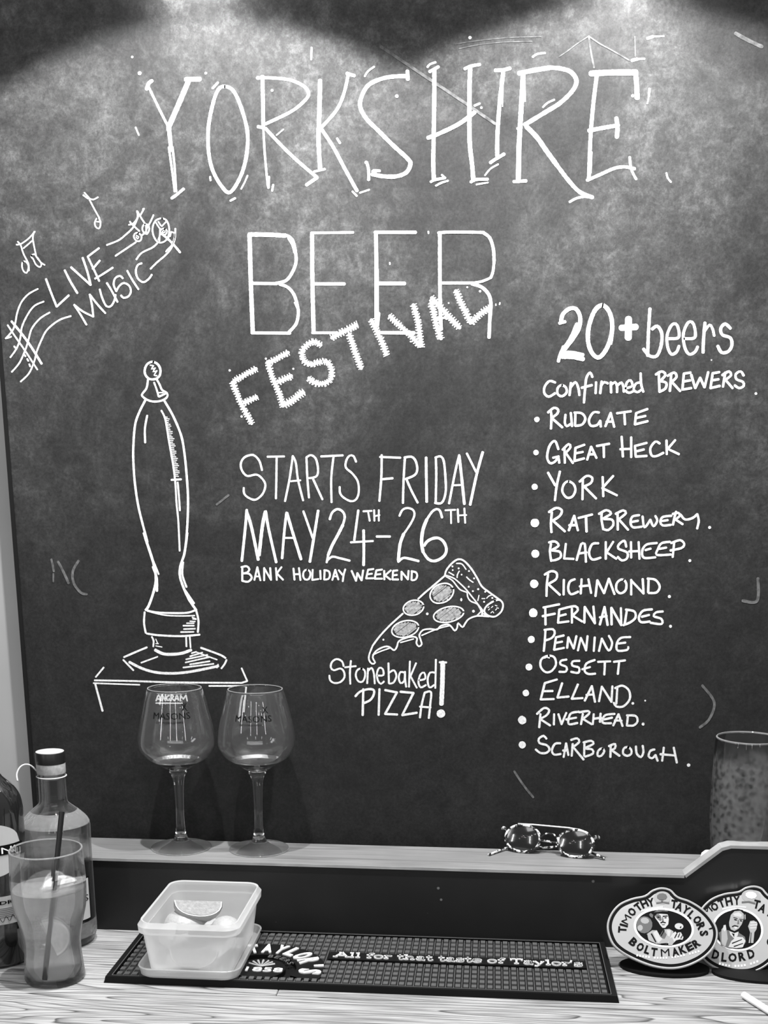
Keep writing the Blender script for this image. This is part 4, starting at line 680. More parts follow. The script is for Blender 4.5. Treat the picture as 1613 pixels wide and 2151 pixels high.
def wedge(name, loc, rot, r, half, label, span=62, group='lemon wedges in the tub'):
    """orange-segment wedge: rind shell outside, flesh within"""
    root = thing(name, loc, label, 'lemon wedge', group); R_ = Matrix.Rotation(rot[2], 3, 'Z') @ Matrix.Rotation(rot[1], 3, 'Y') @ Matrix.Rotation(rot[0], 3, 'X')
    def sector(r0, sc, cap):
        V, F = [], []; n, m = 12, 8
        for i in range(n+1):
            t = -math.pi/2+math.pi*i/n
            for j in range(m+1):
                a = math.radians(-span/2+span*j/m)
                rr = r0*math.cos(t)**.8 if abs(math.cos(t)) > 1e-6 else 0
                V.append(Vector((half*sc*math.sin(t), rr*math.sin(a), rr*math.cos(a))))
        for i in range(n):
            for j in range(m): a = i*(m+1)+j; F.append((a, a+1, a+m+2, a+m+1))
        k = len(V)
        V += [Vector((half*sc*math.sin(-math.pi/2+math.pi*i/n), 0, 0)) for i in range(n+1)]
        for i in range(n): F.append((i*(m+1), (i+1)*(m+1), k+i+1, k+i)); F.append((i*(m+1)+m, k+i, k+i+1, (i+1)*(m+1)+m))
        return V, F
    for nm, r0, sc, mk in (('rind', r, 1.0, 'rind'), ('pith', r*.965, .97, 'pith'), ('flesh', r*.90, .93, 'flesh')):
        V, F = sector(r0, sc, True)
        if nm == 'pith': V = [Vector((v.x, v.y*1.015, v.z)) for v in V]
        if nm == 'flesh': V = [Vector((v.x, v.y*1.07, v.z-.0002)) for v in V]
        if nm == 'rind': F = [f for f in F if max(f) < 13*9]
        MB().add([R_ @ v+Vector(loc) for v in V], F).make(nm, M[mk], root, smooth='auto')
    return root
R = math.radians
zt = .040
wedge('lemon_wedge', (-.3460, 1.3560, .0690), (R(150), R(7), R(20)), .0270, .0300, 'lemon wedge lying on top of the heap, cut face turned up to the viewer', 66)
wedge('lemon_wedge', (-.3610, 1.347, .0350), (R(20), R(-8), R(50)), .0270, .028, 'rounded lemon wedge, rind up, left of the topmost wedge in the tub', 100)
wedge('lemon_wedge', (-.3060, 1.325, .0350), (R(-6), R(6), R(20)), .0260, .0205, 'pitted lemon wedge against the right wall of the tub', 100)
wedge('lemon_wedge', (-.3700, 1.312, .0350), (R(-15), R(-6), R(100)), .0180, .026, 'lemon wedge in the left corner of the tub', 80)
wedge('lemon_wedge', (-.3330, 1.2760, .0380), (R(180), R(0), R(2)), .0230, .029, 'half-moon wedge showing through the front wall of the tub', 60)
wedge('lemon_wedge', (-.3080, 1.300, .0170), (R(0), R(0), R(75)), .016, .020, 'lemon wedge at the bottom right of the tub, seen through its wall', 80)
wedge('lemon_wedge', (-.340, 1.378, .0160), (R(10), R(0), R(5)), .022, .026, 'lemon wedge at the back of the tub', 90)
# ------------------------------------------------------------------ wine glasses on the ledge
def wine_glass(bx, by, cxr, hw0, rows, label, sc=.23559, off=(270, 1420)):
    base = oz(bx, by, ZL); k = mmpx(base)
    root = thing('wine_glass', base, label, 'wine glass', 'stemmed glasses on the ledge')
    outer = []
    for y_, hw in rows:
        z = oy(bx, off[1]+y_*sc, base.y).z-ZL; outer.append((hw*sc*mmpx(Vector((base.x, base.y, ZL+z))), z))
    bowl = outer                                       # rim ... bottom of the bowl
    th = .0011
    inner = [(max(r-th, .0003), z) for r, z in bowl[:-2]]+[(.0001, bowl[-2][1]+.004)]
    prof = catmull([(r, z) for r, z in bowl], step=.004)
    pin = catmull(inner, step=.004)
    MB().lathe(base, prof+list(reversed(pin)), 72).make('bowl', M['glass'], root, smooth=True)
    rz, zz = outer[0][0]-th/2, outer[0][1]
    MB().lathe(base, [(rz+.0007*math.cos(q), zz+.0002+.0007*math.sin(q)) for q in (math.pi*2*i/8 for i in range(8))], 72).make('rim', M['rim_glint'], root, smooth=True)  # whitened ring added as the bright highlight on the rim
    zb = bowl[-1][1]
    stem = [(.0001, zb+.003), (.0075, zb+.003), (.0118, zb-.0005), (.0088, zb-.006), (.0064, zb-.02), (.0054, zb-.05), (.0056, .040), (.0066, .022), (.0092, .0125), (.0098, .0105), (.0001, .0105)]
    MB().lathe(base, catmull(stem, step=.003), 40, closed=False).make('stem', M['stem'], root, smooth=True)
    foot = [(.0001, .0104), (.0110, .0102), (.0150, .0070), (.022, .0042), (.0310, .0025), (.0388, .0016), (.0392, .0006), (.0385, .0001), (.0001, .0001)]
    MB().lathe(base, foot, 72, closed=False).make('foot', M['glass2'], root, smooth='auto')
    MB().lathe(base, [(.0389+.0006*math.cos(q), .0009+.0006*math.sin(q)) for q in (math.pi*2*i/8 for i in range(8))], 72).make('lit_foot_edge', M['rim_glint'], root, smooth=True)  # whitened ring added as an edge highlight around the foot
    pr = sorted(prof, key=lambda p: p[1]); zs = [p[1] for p in pr]; rs = [p[0] for p in pr]
    ph0 = math.atan2(-base.y, -base.x)               # towards the camera
    def put(mb, txt, px0, px1, pyb, hpx, off_=.02):
        V, F, asp = text_geo(txt, off_, res=2); z0 = oy(bx, pyb, base.y-.03).z-ZL; h = hpx*k
        cxp = cxr
        w = (px1-px0)*k; xc = ((px0+px1)/2-cxp)*k; r0 = np.interp(z0, zs, rs)
        for_ = []
        for v in V:
            z = z0+v.y*h; r = float(np.interp(z, zs, rs))+.0002+v.z*.0002; s = (v.x-.5)*w+xc; a = ph0+s/r0
            for_.append(Vector((base.x+r*math.cos(a), base.y+r*math.sin(a), base.z+z)))
        mb.add(for_, F)
    return root, put, cxr
M['glass2'] = thin_glass('foot_glass', tint=.93, edge=.9, painted_sheen=.02, pw=2.5)
rows = [(108, 240), (150, 258), (220, 277), (300, 292), (400, 316), (500, 337), (590, 346), (650, 330), (720, 270), (780, 175), (822, 105), (845, 52)]
rt, put, cxp = wine_glass(381, 1779.7, 369.5, 0, rows, 'stemmed wine glass on the ledge under the drawn beer pump, left of its twin')
mb = MB(); put(mb, 'MASONS', 322, 399, 1508, 13.5, .03); put(mb, 'OF YORKSHIRE', 328, 385, 1516.5, 4, .0); mb.make('printed_name', M['black'], rt)
mb = MB(); put(mb, 'X', 381, 394, 1492, 16, .0); put(mb, 'X', 384, 391, 1484, 10, .0); mb.make('printed_crest', M['black'], rt)
rows2 = [(118, 245), (160, 262), (230, 282), (310, 302), (410, 325), (510, 340), (590, 345), (650, 330), (720, 275), (780, 180), (830, 105), (855, 52)]
rt, put, cxp = wine_glass(544.5, 1783, 539, 0, rows2, 'stemmed wine glass on the ledge, right-hand one of the pair')
mb = MB(); put(mb, 'MASONS', 496, 571, 1513, 13, .03); put(mb, 'OF YORKSHIRE', 505, 550, 1521, 4, .0); mb.make('printed_name', M['black'], rt)
mb = MB(); put(mb, 'X', 552, 564, 1496, 14, .0); mb.make('printed_crest', M['black'], rt)

# ------------------------------------------------------------------ pint glass behind the raised edge
pc = Vector((0, 0, 0)); q = oy(1573, 1550, 1.480); pc = Vector((q.x, 1.480, ZL)); kz = q.z-ZL
pg = thing('pint_glass', pc, 'tall empty pint glass with an etched leaf pattern standing behind the raised panel edge', 'beer glass')
o_ = [(.0385, kz), (.0392, kz-.002), (.0400, kz-.02), (.0402, kz*.6), (.0395, kz*.35), (.037, .03), (.0335, .006), (.0320, .0), (.0001, 0)]
i_ = [(.0001, .008), (.0300, .009), (.0345, .03), (.0372, kz*.35), (.0380, kz*.6), (.0380, kz-.02), (.0370, kz-.002)]
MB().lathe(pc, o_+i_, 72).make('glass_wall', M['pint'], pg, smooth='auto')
mb = MB(); mb.lathe(pc, [(.0372, kz-.0012), (.0385, kz-.0014), (.0390, kz), (.0382, kz+.0010), (.0374, kz+.0008)], 72); mb.make('lit_glass_rim', M['rim_glint'], pg, smooth=True)

# ------------------------------------------------------------------ white cap peeping over the sloping edge
q = oy(1488, 1792, 1.463)
mb = MB(); mb.lathe((q.x, 1.463, ZL), [(.0001, .0215), (.005, .0205), (.0085, .017), (.0095, .012), (.0098, 0), (.0001, 0)], 32, closed=False)
tag(mb.make('bottle_stopper', M['white'], smooth='auto'), 'small rounded white stopper peeping over the sloping panel edge', 'stopper')

# ------------------------------------------------------------------ sunglasses on the ledge
sa, sb = oz(1095, 1792, ZL), oz(1206, 1803, ZL)
dx = (sb-sa).normalized(); bk = Vector((-dx.y, dx.x, 0)); ux = (Vector((0, 0, 1))*math.cos(R(18))+bk*math.sin(R(18)))
sg = thing('sunglasses', (sa+sb)/2+bk*.006, 'round tortoiseshell sunglasses with dark lenses standing on the ledge', 'sunglasses')
ra, rb = .0225, .0172; rt_ = .0019
cl, cr = sa+ux*(rb+rt_), sb+ux*(rb+rt_); nrm = dx.cross(ux)
def ring(c, a, b, n=48, p=2.15): return [c+dx*(a*math.copysign(abs(math.cos(t))**(2/p), math.cos(t)))+ux*(b*math.copysign(abs(math.sin(t))**(2/p), math.sin(t))) for t in (2*math.pi*i/n for i in range(n))]
for c in (cl, cr):
    P = ring(c, ra, rb); mb = MB(); mb.tube(P+[P[0], P[1]], rt_, 8); mb.make('lens_frame', M['tort'], sg, smooth=True)
    mb = MB(); k = len(P); V = [c+nrm*.0026]; F = [(0, i+1, (i+1) % k+1) for i in range(k)]
    for j, f_ in enumerate((.25, .5, .75, .97)): V += [p+nrm*(.0026*(1-f_*f_)) for p in ring(c, ra*f_, rb*f_)]
    for j in range(3): F += [(1+j*k+i, 1+j*k+(i+1) % k, 1+(j+1)*k+(i+1) % k, 1+(j+1)*k+i) for i in range(k)]
    mb.add(V, F); mb.make('lens', M['lens'], sg, smooth=True)
mb = MB(); mb.tube([cl-dx*.008+ux*(rb+.0012)+nrm*.001, cl+dx*.012+ux*(rb+.0020), cr-dx*.012+ux*(rb+.0020), cr+dx*.004+ux*(rb+.0010)], .0010, 8); mb.make('brow_bar', M['pale'], sg, smooth=True)
m_ = (cl+cr)/2; gp = (cr-cl).length/2-ra
mb = MB(); mb.tube(catmull([m_-dx*(gp-.0005)+ux*.003, m_-dx*gp*.5+ux*.0085, m_+ux*.0095, m_+dx*gp*.5+ux*.0085, m_+dx*(gp-.0005)+ux*.003], step=.002), .0012, 8); mb.make('nose_bridge', M['tort'], sg, smooth=True)
for sgn, c in ((-1, cl), (1, cr)):
    h = c+dx*sgn*(ra+.001)+ux*(rb*.62); mb = MB()
    mb.tube(catmull([h-dx*sgn*.002, h+dx*sgn*.0035+ux*.001, h+dx*sgn*.0045-bk*-.003-ux*.002], step=.002), .0020, 8); mb.make('hinge', M['tort'], sg, smooth=True)
# folded temples run behind the lenses, tips sticking out past the other side
tl = oz(1026, 1796, ZL+.0015); tr_ = oz(1270, 1803, ZL+.0025)
hl, hr = cl-dx*(ra+.004)+ux*(rb*.6)+bk*.004, cr+dx*(ra+.004)+ux*(rb*.6)+bk*.004
zb_ = Vector((0, 0, ZL))
P = catmull([tuple(hl), tuple(cl-dx*.010+bk*.008), tuple(Vector((m_.x, m_.y, ZL+.014))+bk*.0105), tuple(Vector((cr.x, cr.y, ZL+.010))+bk*.009), tuple(Vector((cr.x, cr.y, ZL+.0065))+dx*.020+bk*.004), tuple(tr_)], step=.004)
mb = MB(); mb.tube(P, [.0016]*(len(P)-3)+[.0019]*3, 8); mb.make('temple', M['tort'], sg, smooth=True)
P = catmull([tuple(hr), tuple(cr+dx*.010+bk*.007), tuple(Vector((m_.x, m_.y, ZL+.0075))+bk*.007), tuple(Vector((cl.x, cl.y, ZL+.005))+bk*.0075), tuple(Vector((cl.x, cl.y, ZL+.0035))-dx*.018+bk*.004), tuple(tl)], step=.004)
mb = MB(); mb.tube(P, [.0016]*(len(P)-3)+[.0016]*3, 8); mb.make('temple', M['tort'], sg, smooth=True)

# ------------------------------------------------------------------ bottles
def px_prof(base, rows, off, sc, cxs=None):
    out = []
    for y_, hw in rows:
        p = oy(PCX-100, 0, base.y)
        bxp = None
        z = None
        # height of that image row on the bottle's axis
        lo_, hi_ = 0.0, .5
        for _ in range(30):
            mid_ = (lo_+hi_)/2; d_ = np.array((base.x, base.y, mid_-ZC)); yy = PCY-FPX*float(d_@UP)/float(d_@FW)
            if yy > off+y_*sc: lo_ = mid_
            else: hi_ = mid_
        z = lo_; out.append((hw*sc*mmpx(Vector((base.x, base.y, z))), z))
    return out
gb = oz(133, 1974, 0)
gin = thing('gin_bottle', gb, 'clear glass bottle with a black-topped stopper and white label, behind the drink', 'bottle')
pr = px_prof(gb, [(1010, 187), (1040, 174), (1200, 174), (1370, 178), (1420, 205), (1470, 265), (1540, 340), (1620, 415), (1700, 455), (1800, 475)], 1460, .1612)
body = [(r, z-gb.z) for r, z in pr]; Rb = .0425
body = [(min(r, Rb), z) for r, z in body]
wall = catmull(body, step=.004)+[(Rb, .05), (Rb, .012), (Rb-.002, .004), (Rb-.006, 0), (.0001, 0)]
MB().lathe(gb, wall+[(.0001, .012), (Rb-.006, .012), (Rb-.0035, .02), (Rb-.0035, wall[-6][1])]+[(r-.0030, z) for r, z in reversed(catmull(body, step=.006))], 72).make('bottle_glass', M['bottle'], gin, smooth='auto')
zsh = px_prof(gb, [(1480, 1), (1690, 1)], 1460, .1612)
es = [(r+.0006, z) for r, z in catmull(body, step=.003) if zsh[1][1] < z < zsh[0][1]]
MB().lathe(gb, es, 72, closed=False).make('embossed_shoulder', M['emboss'], gin, smooth=True)
MB().lathe(gb, [(Rb+.0004, .012), (Rb+.0004, .032)], 72, closed=False).make('embossed_foot', M['emboss'], gin, smooth=True)
z = px_prof(gb, [(1010, 0), (880, 0), (737, 0), (1060, 0)], 1460, .1612); zc0, zc1, zc2, zc3 = [q[1] for q in z]
rc = 187*.1612*mmpx(Vector((gb.x, gb.y, zc1)))
MB().lathe(gb, [(.0001, zc0), (rc*.96, zc0), (rc, zc0+.002), (rc, zc1), (.0001, zc1)], 40, closed=False).make('neck_collar', M['cork'], gin, smooth='auto')
MB().lathe(gb, [(.0001, zc3-.004), (rc*.55, zc3-.003), (rc*.6, zc0), (.0001, zc0)], 40, closed=False).make('cork', M['cork'], gin, smooth='auto')
MB().lathe(gb, [(.0001, zc1), (rc*1.01, zc1), (rc*1.02, zc2-.001), (rc*.99, zc2), (.0001, zc2)], 48, closed=False).make('stopper_cap', M['blackp'], gin, smooth='auto')
MB().lathe(gb, [(.0001, zc2+.0001), (rc*.96, zc2+.0001), (rc*.96, zc2+.0005), (.0001, zc2+.0006)], 48, closed=False).make('cap_disc', M['wall'], gin, smooth='auto')
ph = math.atan2(-gb.y, -gb.x)
def band(c, r, a0, a1, z0, z1, t=.0004, n=24, zf=None):
    V, F = [], []
    for i in range(n+1):
        a = a0+(a1-a0)*i/n
        for rr, zz in ((r, z0), (r+t, z0), (r+t, z1), (r, z1)):
            if zf: zz = zf(zz, i/n)
            V.append(Vector((c.x+rr*math.cos(a), c.y+rr*math.sin(a), c.z+zz)))
    for i in range(n):
        for q_ in range(4): F.append((i*4+q_, (i+1)*4+q_, (i+1)*4+(q_+1) % 4, i*4+(q_+1) % 4))
    F += [(0, 1, 2, 3), (n*4+3, n*4+2, n*4+1, n*4)]
    return V, F
zl1 = px_prof(gb, [(1800-1460, 0), (1905-1460, 0)], 1460, 1.0); zt_, zb2 = .0885, .0365
ang0, ang1 = ph-R(52), ph+R(56)
MB().add(*band(gb, Rb+.0003, ang0, ang1, zb2-.0022, zt_+.0022)).make('label_border', M['black'], gin)
MB().add(*band(gb, Rb+.0006, ang0+.05, ang1-.05, zb2, zt_)).make('label', M['paper'], gin)
def cyl_text(c, r, s, a_mid, width, z0, h, mat, par, nm='printed_name', off_=.02):
    V, F, asp = text_geo(s, off_, res=2); MB().add([Vector((c.x+(r+.0002*v.z)*math.cos(a_mid+(v.x-.5)*width/r), c.y+(r+.0002*v.z)*math.sin(a_mid+(v.x-.5)*width/r), c.z+z0+v.y*h)) for v in V], F).make(nm, M[mat], par)
cyl_text(gb, Rb+.0011, 'MASONS', ph+R(2), .074, .0600, .0085, 'black', gin)
mb = MB(); a = ph+R(4); c_ = Vector((gb.x+(Rb+.0011)*math.cos(a), gb.y+(Rb+.0011)*math.sin(a), .079)); tv = Vector((-math.sin(a), math.cos(a), 0))
P = [c_+tv*(.0062*math.cos(t))+Vector((0, 0, .0058*math.sin(t))) for t in (2*math.pi*i/24 for i in range(25))]; mb.tube(P, .0009, 6); P = [c_+tv*(.0028*math.cos(t))+Vector((0, 0, .0036*math.sin(t))) for t in (2*math.pi*i/24 for i in range(25))]; mb.tube(P, .0007, 6); mb.make('printed_crest', M['mid'], gin)
n0 = oy(83, 1628, gb.y); n1 = oy(36, 1638, gb.y-.02)
P = catmull([tuple(oy(84, 1627, gb.y-.004)), tuple(oy(66, 1609, gb.y-.008)), tuple(oy(52, 1606, gb.y-.012)), tuple(oy(41, 1613, gb.y-.016)), tuple(oy(35, 1627, gb.y-.020)), tuple(oy(37, 1641, gb.y-.024))], step=.002)
mb = MB(); mb.tube(P, .0010, 8)
mb.lathe((gb.x, gb.y, 0), [(.0275*0+175*.1612*mmpx(gb)*.98+.0006, zc3), (175*.1612*mmpx(gb)*.98+.0018, zc3+.0008), (175*.1612*mmpx(gb)*.98+.0006, zc3+.0016)], 32); mb.make('tag_cord', M['string'], gin, smooth=True)

db = oz(1, 2011, 0)
vm = thing('vermouth_bottle', db, 'dark glass bottle cut off by the left edge, with a rounded white label', 'bottle')
pr = px_prof(db, [(1505, 22), (1560, 25), (1600, 26), (1625, 30), (1640, 42), (1655, 57), (1675, 68), (1700, 73)], 0, 1.0)
Rd = .0405; body = [(min(r, Rd), z) for r, z in pr]
MB().lathe(db, catmull(body, step=.004)+[(Rd, .05), (Rd, .006), (Rd-.004, 0), (.0001, 0)], 64, closed=False).make('bottle_glass', M['dark'], vm, smooth='auto')
zc = [q[1] for q in px_prof(db, [(1593, 0), (1530, 0), (1484, 0)], 0, 1.0)]
rn = 27*mmpx(Vector((db.x, db.y, zc[1])))
MB().lathe(db, [(rn, zc[0]), (rn*1.02, zc[0]+.001), (rn, zc[0]+.002), (rn*.93, zc[1]), (.0001, zc[1])], 40, closed=False).make('cap_sleeve', M['silver'], vm, smooth='auto')
pf = [(rn*.93, zc[1])]; zz = zc[1]
while zz < zc[2]-.002: pf += [(rn*.96, zz+.0006), (rn*.96, zz+.0022), (rn*.86, zz+.0028), (rn*.86, zz+.0036)]; zz += .0042
pf += [(rn*.9, zc[2]), (.0001, zc[2])]
MB().lathe(db, pf, 40, closed=False).make('screw_cap', M['silver'], vm, smooth='auto')
phd = math.atan2(-db.y, -db.x)
zr = lambda y_: px_prof(Vector((db.x, db.y-Rd, 0)), [(y_, 0)], 0, 1.0)[0][1]
a0, a1 = phd-R(60), phd+R(52); z_a, z_b, z_c, z_d, z_e, z_f = zr(1780), zr(1800), zr(1845), zr(1887), zr(1945), zr(1735)
V, F = [], []; n = 24
for i in range(n+1):      # domed upper label
    a = a0+(a1-a0)*i/n; u = (i/n-.5)*2; zt2 = z_a+(z_f-z_a)*math.sqrt(max(0, 1-u*u))
    for rr, zz in ((Rd+.0003, z_a), (Rd+.0008, z_a), (Rd+.0008, zt2+.0003), (Rd+.0003, zt2+.0003)): V.append(Vector((db.x+rr*math.cos(a), db.y+rr*math.sin(a), zz)))
for i in range(n):
    for q_ in range(4): F.append((i*4+q_, (i+1)*4+q_, (i+1)*4+(q_+1) % 4, i*4+(q_+1) % 4))
MB().add(V, F).make('label_dome', M['paper'], vm)
MB().add(*band(db, Rd+.0010, a0-.05, a1+.10, z_b, z_a)).make('label_band', M['black'], vm)
V, F = [], []
for i in range(n+1):
    a = a0+(a1-a0)*i/n; u = (i/n-.5)*2; zt2 = z_b-(z_b-z_c)*math.sqrt(max(0, 1-u*u))
    for rr, zz in ((Rd+.0003, z_b), (Rd+.0008, z_b), (Rd+.0008, zt2-.0003), (Rd+.0003, zt2-.0003)): V.append(Vector((db.x+rr*math.cos(a), db.y+rr*math.sin(a), zz)))
for i in range(n):
    for q_ in range(4): F.append((i*4+q_, (i+1)*4+q_, (i+1)*4+(q_+1) % 4, i*4+(q_+1) % 4))
MB().add(V, F).make('label_oval', M['paper'], vm)
MB().add(*band(db, Rd+.0004, phd-R(64), phd+R(50), z_e, z_d)).make('lower_label', M['paper'], vm)
cyl_text(db, Rd+.0016, 'MARTINI', phd-R(13), .078, z_b+.0018, (z_a-z_b)-.0036, 'white', vm, off_=.03)
cyl_text(db, Rd+.0010, 'EXTRA DRY', phd-R(6), .066, z_d-.0095, .0045, 'black', vm, 'small_print')
for k_ in range(6): MB().add(*band(db, Rd+.0009, phd-R(10), phd+R(44), z_d-.0150-.0022*k_, z_d-.0143-.0022*k_, .0002)).make('small_print', M['mid'], vm)
mb = MB(); a_ = phd+R(20)
P = [(a_+R(-20+40*t), z_e+.006+.003*math.sin(t*22)+.002*t) for t in [i/40 for i in range(41)]]
mb.tube([Vector((db.x+(Rd+.001)*math.cos(a), db.y+(Rd+.001)*math.sin(a), z)) for a, z in P], .0003, 5); mb.make('printed_signature', M['black'], vm)

# ------------------------------------------------------------------ the drink
tb = oz(116, 2054, 0)
tg = thing('drink_tumbler', tb, 'tall waisted glass of cloudy iced drink in the left foreground', 'drinking glass')
rr_ = [(450, 405), (560, 410), (700, 415), (850, 418), (1000, 411), (1100, 398), (1200, 372), (1300, 346), (1400, 324), (1500, 312), (1620, 314), (1750, 326), (1850, 334), (1890, 336)]
pr = [(r, z) for r, z in px_prof(tb, rr_, 1700, .18597)]
O = catmull(pr, step=.004); O = [(r, z) for r, z in O if z > .004]
gl_ = O+[(O[-1][0], .003), (O[-1][0]-.002, 0), (.0001, 0)]
I_n = [(.0001, .0065), (O[-1][0]-.006, .007)]+[(r-.0015, z) for r, z in reversed(O) if z > .011]
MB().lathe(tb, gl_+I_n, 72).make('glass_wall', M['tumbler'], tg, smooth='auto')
mb = MB(); mb.lathe(tb, [(O[0][0]-.0018, O[0][1]-.0004), (O[0][0]+.0001, O[0][1]-.0006), (O[0][0]+.0002, O[0][1]+.0006), (O[0][0]-.0008, O[0][1]+.0012), (O[0][0]-.0018, O[0][1]+.0005)], 72); mb.make('lit_glass_rim', M['rim_glint'], tg, smooth=True)  # rim highlight put into the colour of this ring
zs_ = px_prof(tb, [(885, 0)], 1700, .18597)[0][1]
lq = [(.0001, .0075), (O[-1][0]-.0075, .0078)]+[(r-.0022, z) for r, z in reversed(O) if .012 < z < zs_-.002]
rl = lq[-1][0]; lq += [(rl, zs_+.0008), (rl-.0015, zs_), (.0001, zs_)]
MB().lathe(tb, lq, 72).make('liquid', M['drink'], tg, smooth='auto')
def slice_(name, c, R3, r, th, label, half=True):
    root = thing(name, c, label, 'lemon slice', 'lemon slices in the drink'); c = Vector(c)
    a1_ = math.pi if half else 2*math.pi
    for nm, ra_, rb_, mk, t_ in (('rind', r*.93, r, 'rind', th), ('pith', r*.84, r*.93, 'white', th*.96), ('flesh', .0002, r*.84, 'slice', th*.92)):
        mb = MB(); mb.lathe((0, 0, 0), [(ra_, -t_/2), (rb_, -t_/2), (rb_, t_/2), (ra_, t_/2)], 24, arc=(0, a1_))
        MB().add([R3 @ v+c for v in mb.V], mb.F).make(nm, M[mk], root)
def rot(x, y, z): return Matrix.Rotation(R(z), 3, 'Z') @ Matrix.Rotation(R(y), 3, 'Y') @ Matrix.Rotation(R(x), 3, 'X')
slice_('lemon_slice', (tb.x+.0040, tb.y-.019, .058), rot(78, 0, 18) @ Matrix.Rotation(R(-70), 3, 'Z'), .0240, .005, 'half slice of lemon standing against the right side of the drink')
slice_('lemon_slice', (tb.x+.010, tb.y+.010, zs_-.0015), rot(14, -6, 30), .020, .005, 'half slice of lemon floating at the surface of the drink')
b0 = oz(94, 2058, .011); t0 = oy(130, 1705, tb.y+.016)
mb = MB(); mb.tube([b0, b0.lerp(t0, .5), t0], .0031, 14); tag(mb.make('drinking_straw', M['strawm'], smooth='auto'), 'straight black drinking straw leaning in the tall glass of cloudy drink', 'straw')
for i, (dx_, dy_, dz_, s_i) in enumerate(((-.010, -.008, .070, .015), (.004, .012, .062, .014), (-.012, .006, .045, .013))):
    mb = MB(); mb.box((-s_i/2,)*3, (s_i/2,)*3, bev=.0025); Rm = rot(20+40*i, 15*i, 35*i); c = Vector((tb.x+dx_, tb.y+dy_, dz_))
    tag(MB().add([Rm @ v+c for v in mb.V], mb.F).make('ice_cube', M['ice'], smooth='auto'), ['ice cube near the surface at the left of the drink', 'ice cube behind the straw in the drink', 'lowest ice cube in the drink'][i], 'ice cube', 'ice cubes in the drink')

# ------------------------------------------------------------------ oval pump badges
QS = ((1260, 1850), .21884)
def badge(p_bottom, tilt, yaw, outline, label, fill, foot):
    n = Vector((math.sin(yaw)*math.cos(tilt), -math.cos(yaw)*math.cos(tilt), math.sin(tilt))).normalized()
    def tf(x, y, d): return on_plane(QS[0][0]+x*QS[1], QS[0][1]+y*QS[1], p_bottom, n)+n*d
    P = catmull(outline, True, 22); c = (sum(p[0] for p in P)/len(P), sum(p[1] for p in P)/len(P))
    fs = [oz(QS[0][0]+x*QS[1], QS[0][1]+y*QS[1], 0) for x, y in foot]
    root = thing('pump_badge', sum(fs, Vector())/len(fs), label, 'badge', 'oval beer pump badges')
    def ins(s, dx=0, dy=0):      # inset by a constant amount in image units
        out = []
        m = len(P)
        for i in range(m):
            a, b = P[i-1], P[(i+1) % m]; ex, ey = b[0]-a[0], b[1]-a[1]; l = math.hypot(ex, ey) or 1
            nx, ny = -ey/l, ex/l
            if (c[0]-P[i][0])*nx+(c[1]-P[i][1])*ny < 0: nx, ny = -nx, -ny
            out.append((P[i][0]+nx*s+dx, P[i][1]+ny*s+dy))
        return out
    loops = [(ins(14), -.006), (ins(2), -.0052), (ins(0), -.002), (ins(4), .0), (ins(12), .0008), (ins(21), -.0002), (ins(23), -.0016)]
    V, F = loft([[tf(x, y, d) for x, y in l] for l, d in loops], cap0=True, cap1=True); MB().add(V, F).make('badge_body', M['silver'], root, smooth='auto')
    def flat(name, poly, d0, d1, mat, par=root):
        return MB().prism([tf(x, y, d0) for x, y in poly], n*(d1-d0)).make(name, M[mat], par)
    flat('black_ring', ins(22), -.0015, -.0006, 'black')
    face = flat('face_plate', ins(50), -.0006, .0002, 'plate')
    def glyph(par, items, mat, off_=.04, name='letter'):
        for chh, x, y, a, h, w in items:
            V, F, asp = text_geo(chh, .012 if chh == 'M' else off_, res=2); t = R(a); ct, st = math.cos(t), math.sin(t)
            MB().add([tf(x+(v.x-.5)*w*ct+(v.y-.5)*h*st, y+(v.x-.5)*w*st-(v.y-.5)*h*ct, .0002+v.z*.0004) for v in V], F).make(name, M[mat], par)
    fill(tf, flat, glyph, face)
    # black oval plate under the badge, short bracket behind it
    mb = MB(); mb.prism([p+Vector((0, 0, 0)) for p in fs], (0, 0, .0035)); mb.make('oval_plate', M['rubber'], root)
    mid_ = sum(fs, Vector())/len(fs); cc = tf(min(c[0]+60, 1500), c[1]+60, -.008)
    mb = MB(); mb.tube([Vector((cc.x, mid_.y+.018, .003)), cc], .004, 12); mb.make('bracket', M['blackp'], root)
    return root
W1 = lambda ch_: {'I': 20, 'M': 82, "'": 14, 'T': 60, 'L': 48, 'S': 52}.get(ch_, 66)
def blocks(tf, face, items):
    for x, y, a, w, h in items:
        t = R(a); ct, st = math.cos(t), math.sin(t)
        MB().prism([tf(x+u*w/2*ct-v*h/2*st, y+u*w/2*st+v*h/2*ct, .0002) for u, v in ((-1, -1), (1, -1), (1, 1), (-1, 1))], tf(0, 0, .0004)-tf(0, 0, 0)).make('small_letter', M['pale'], face)
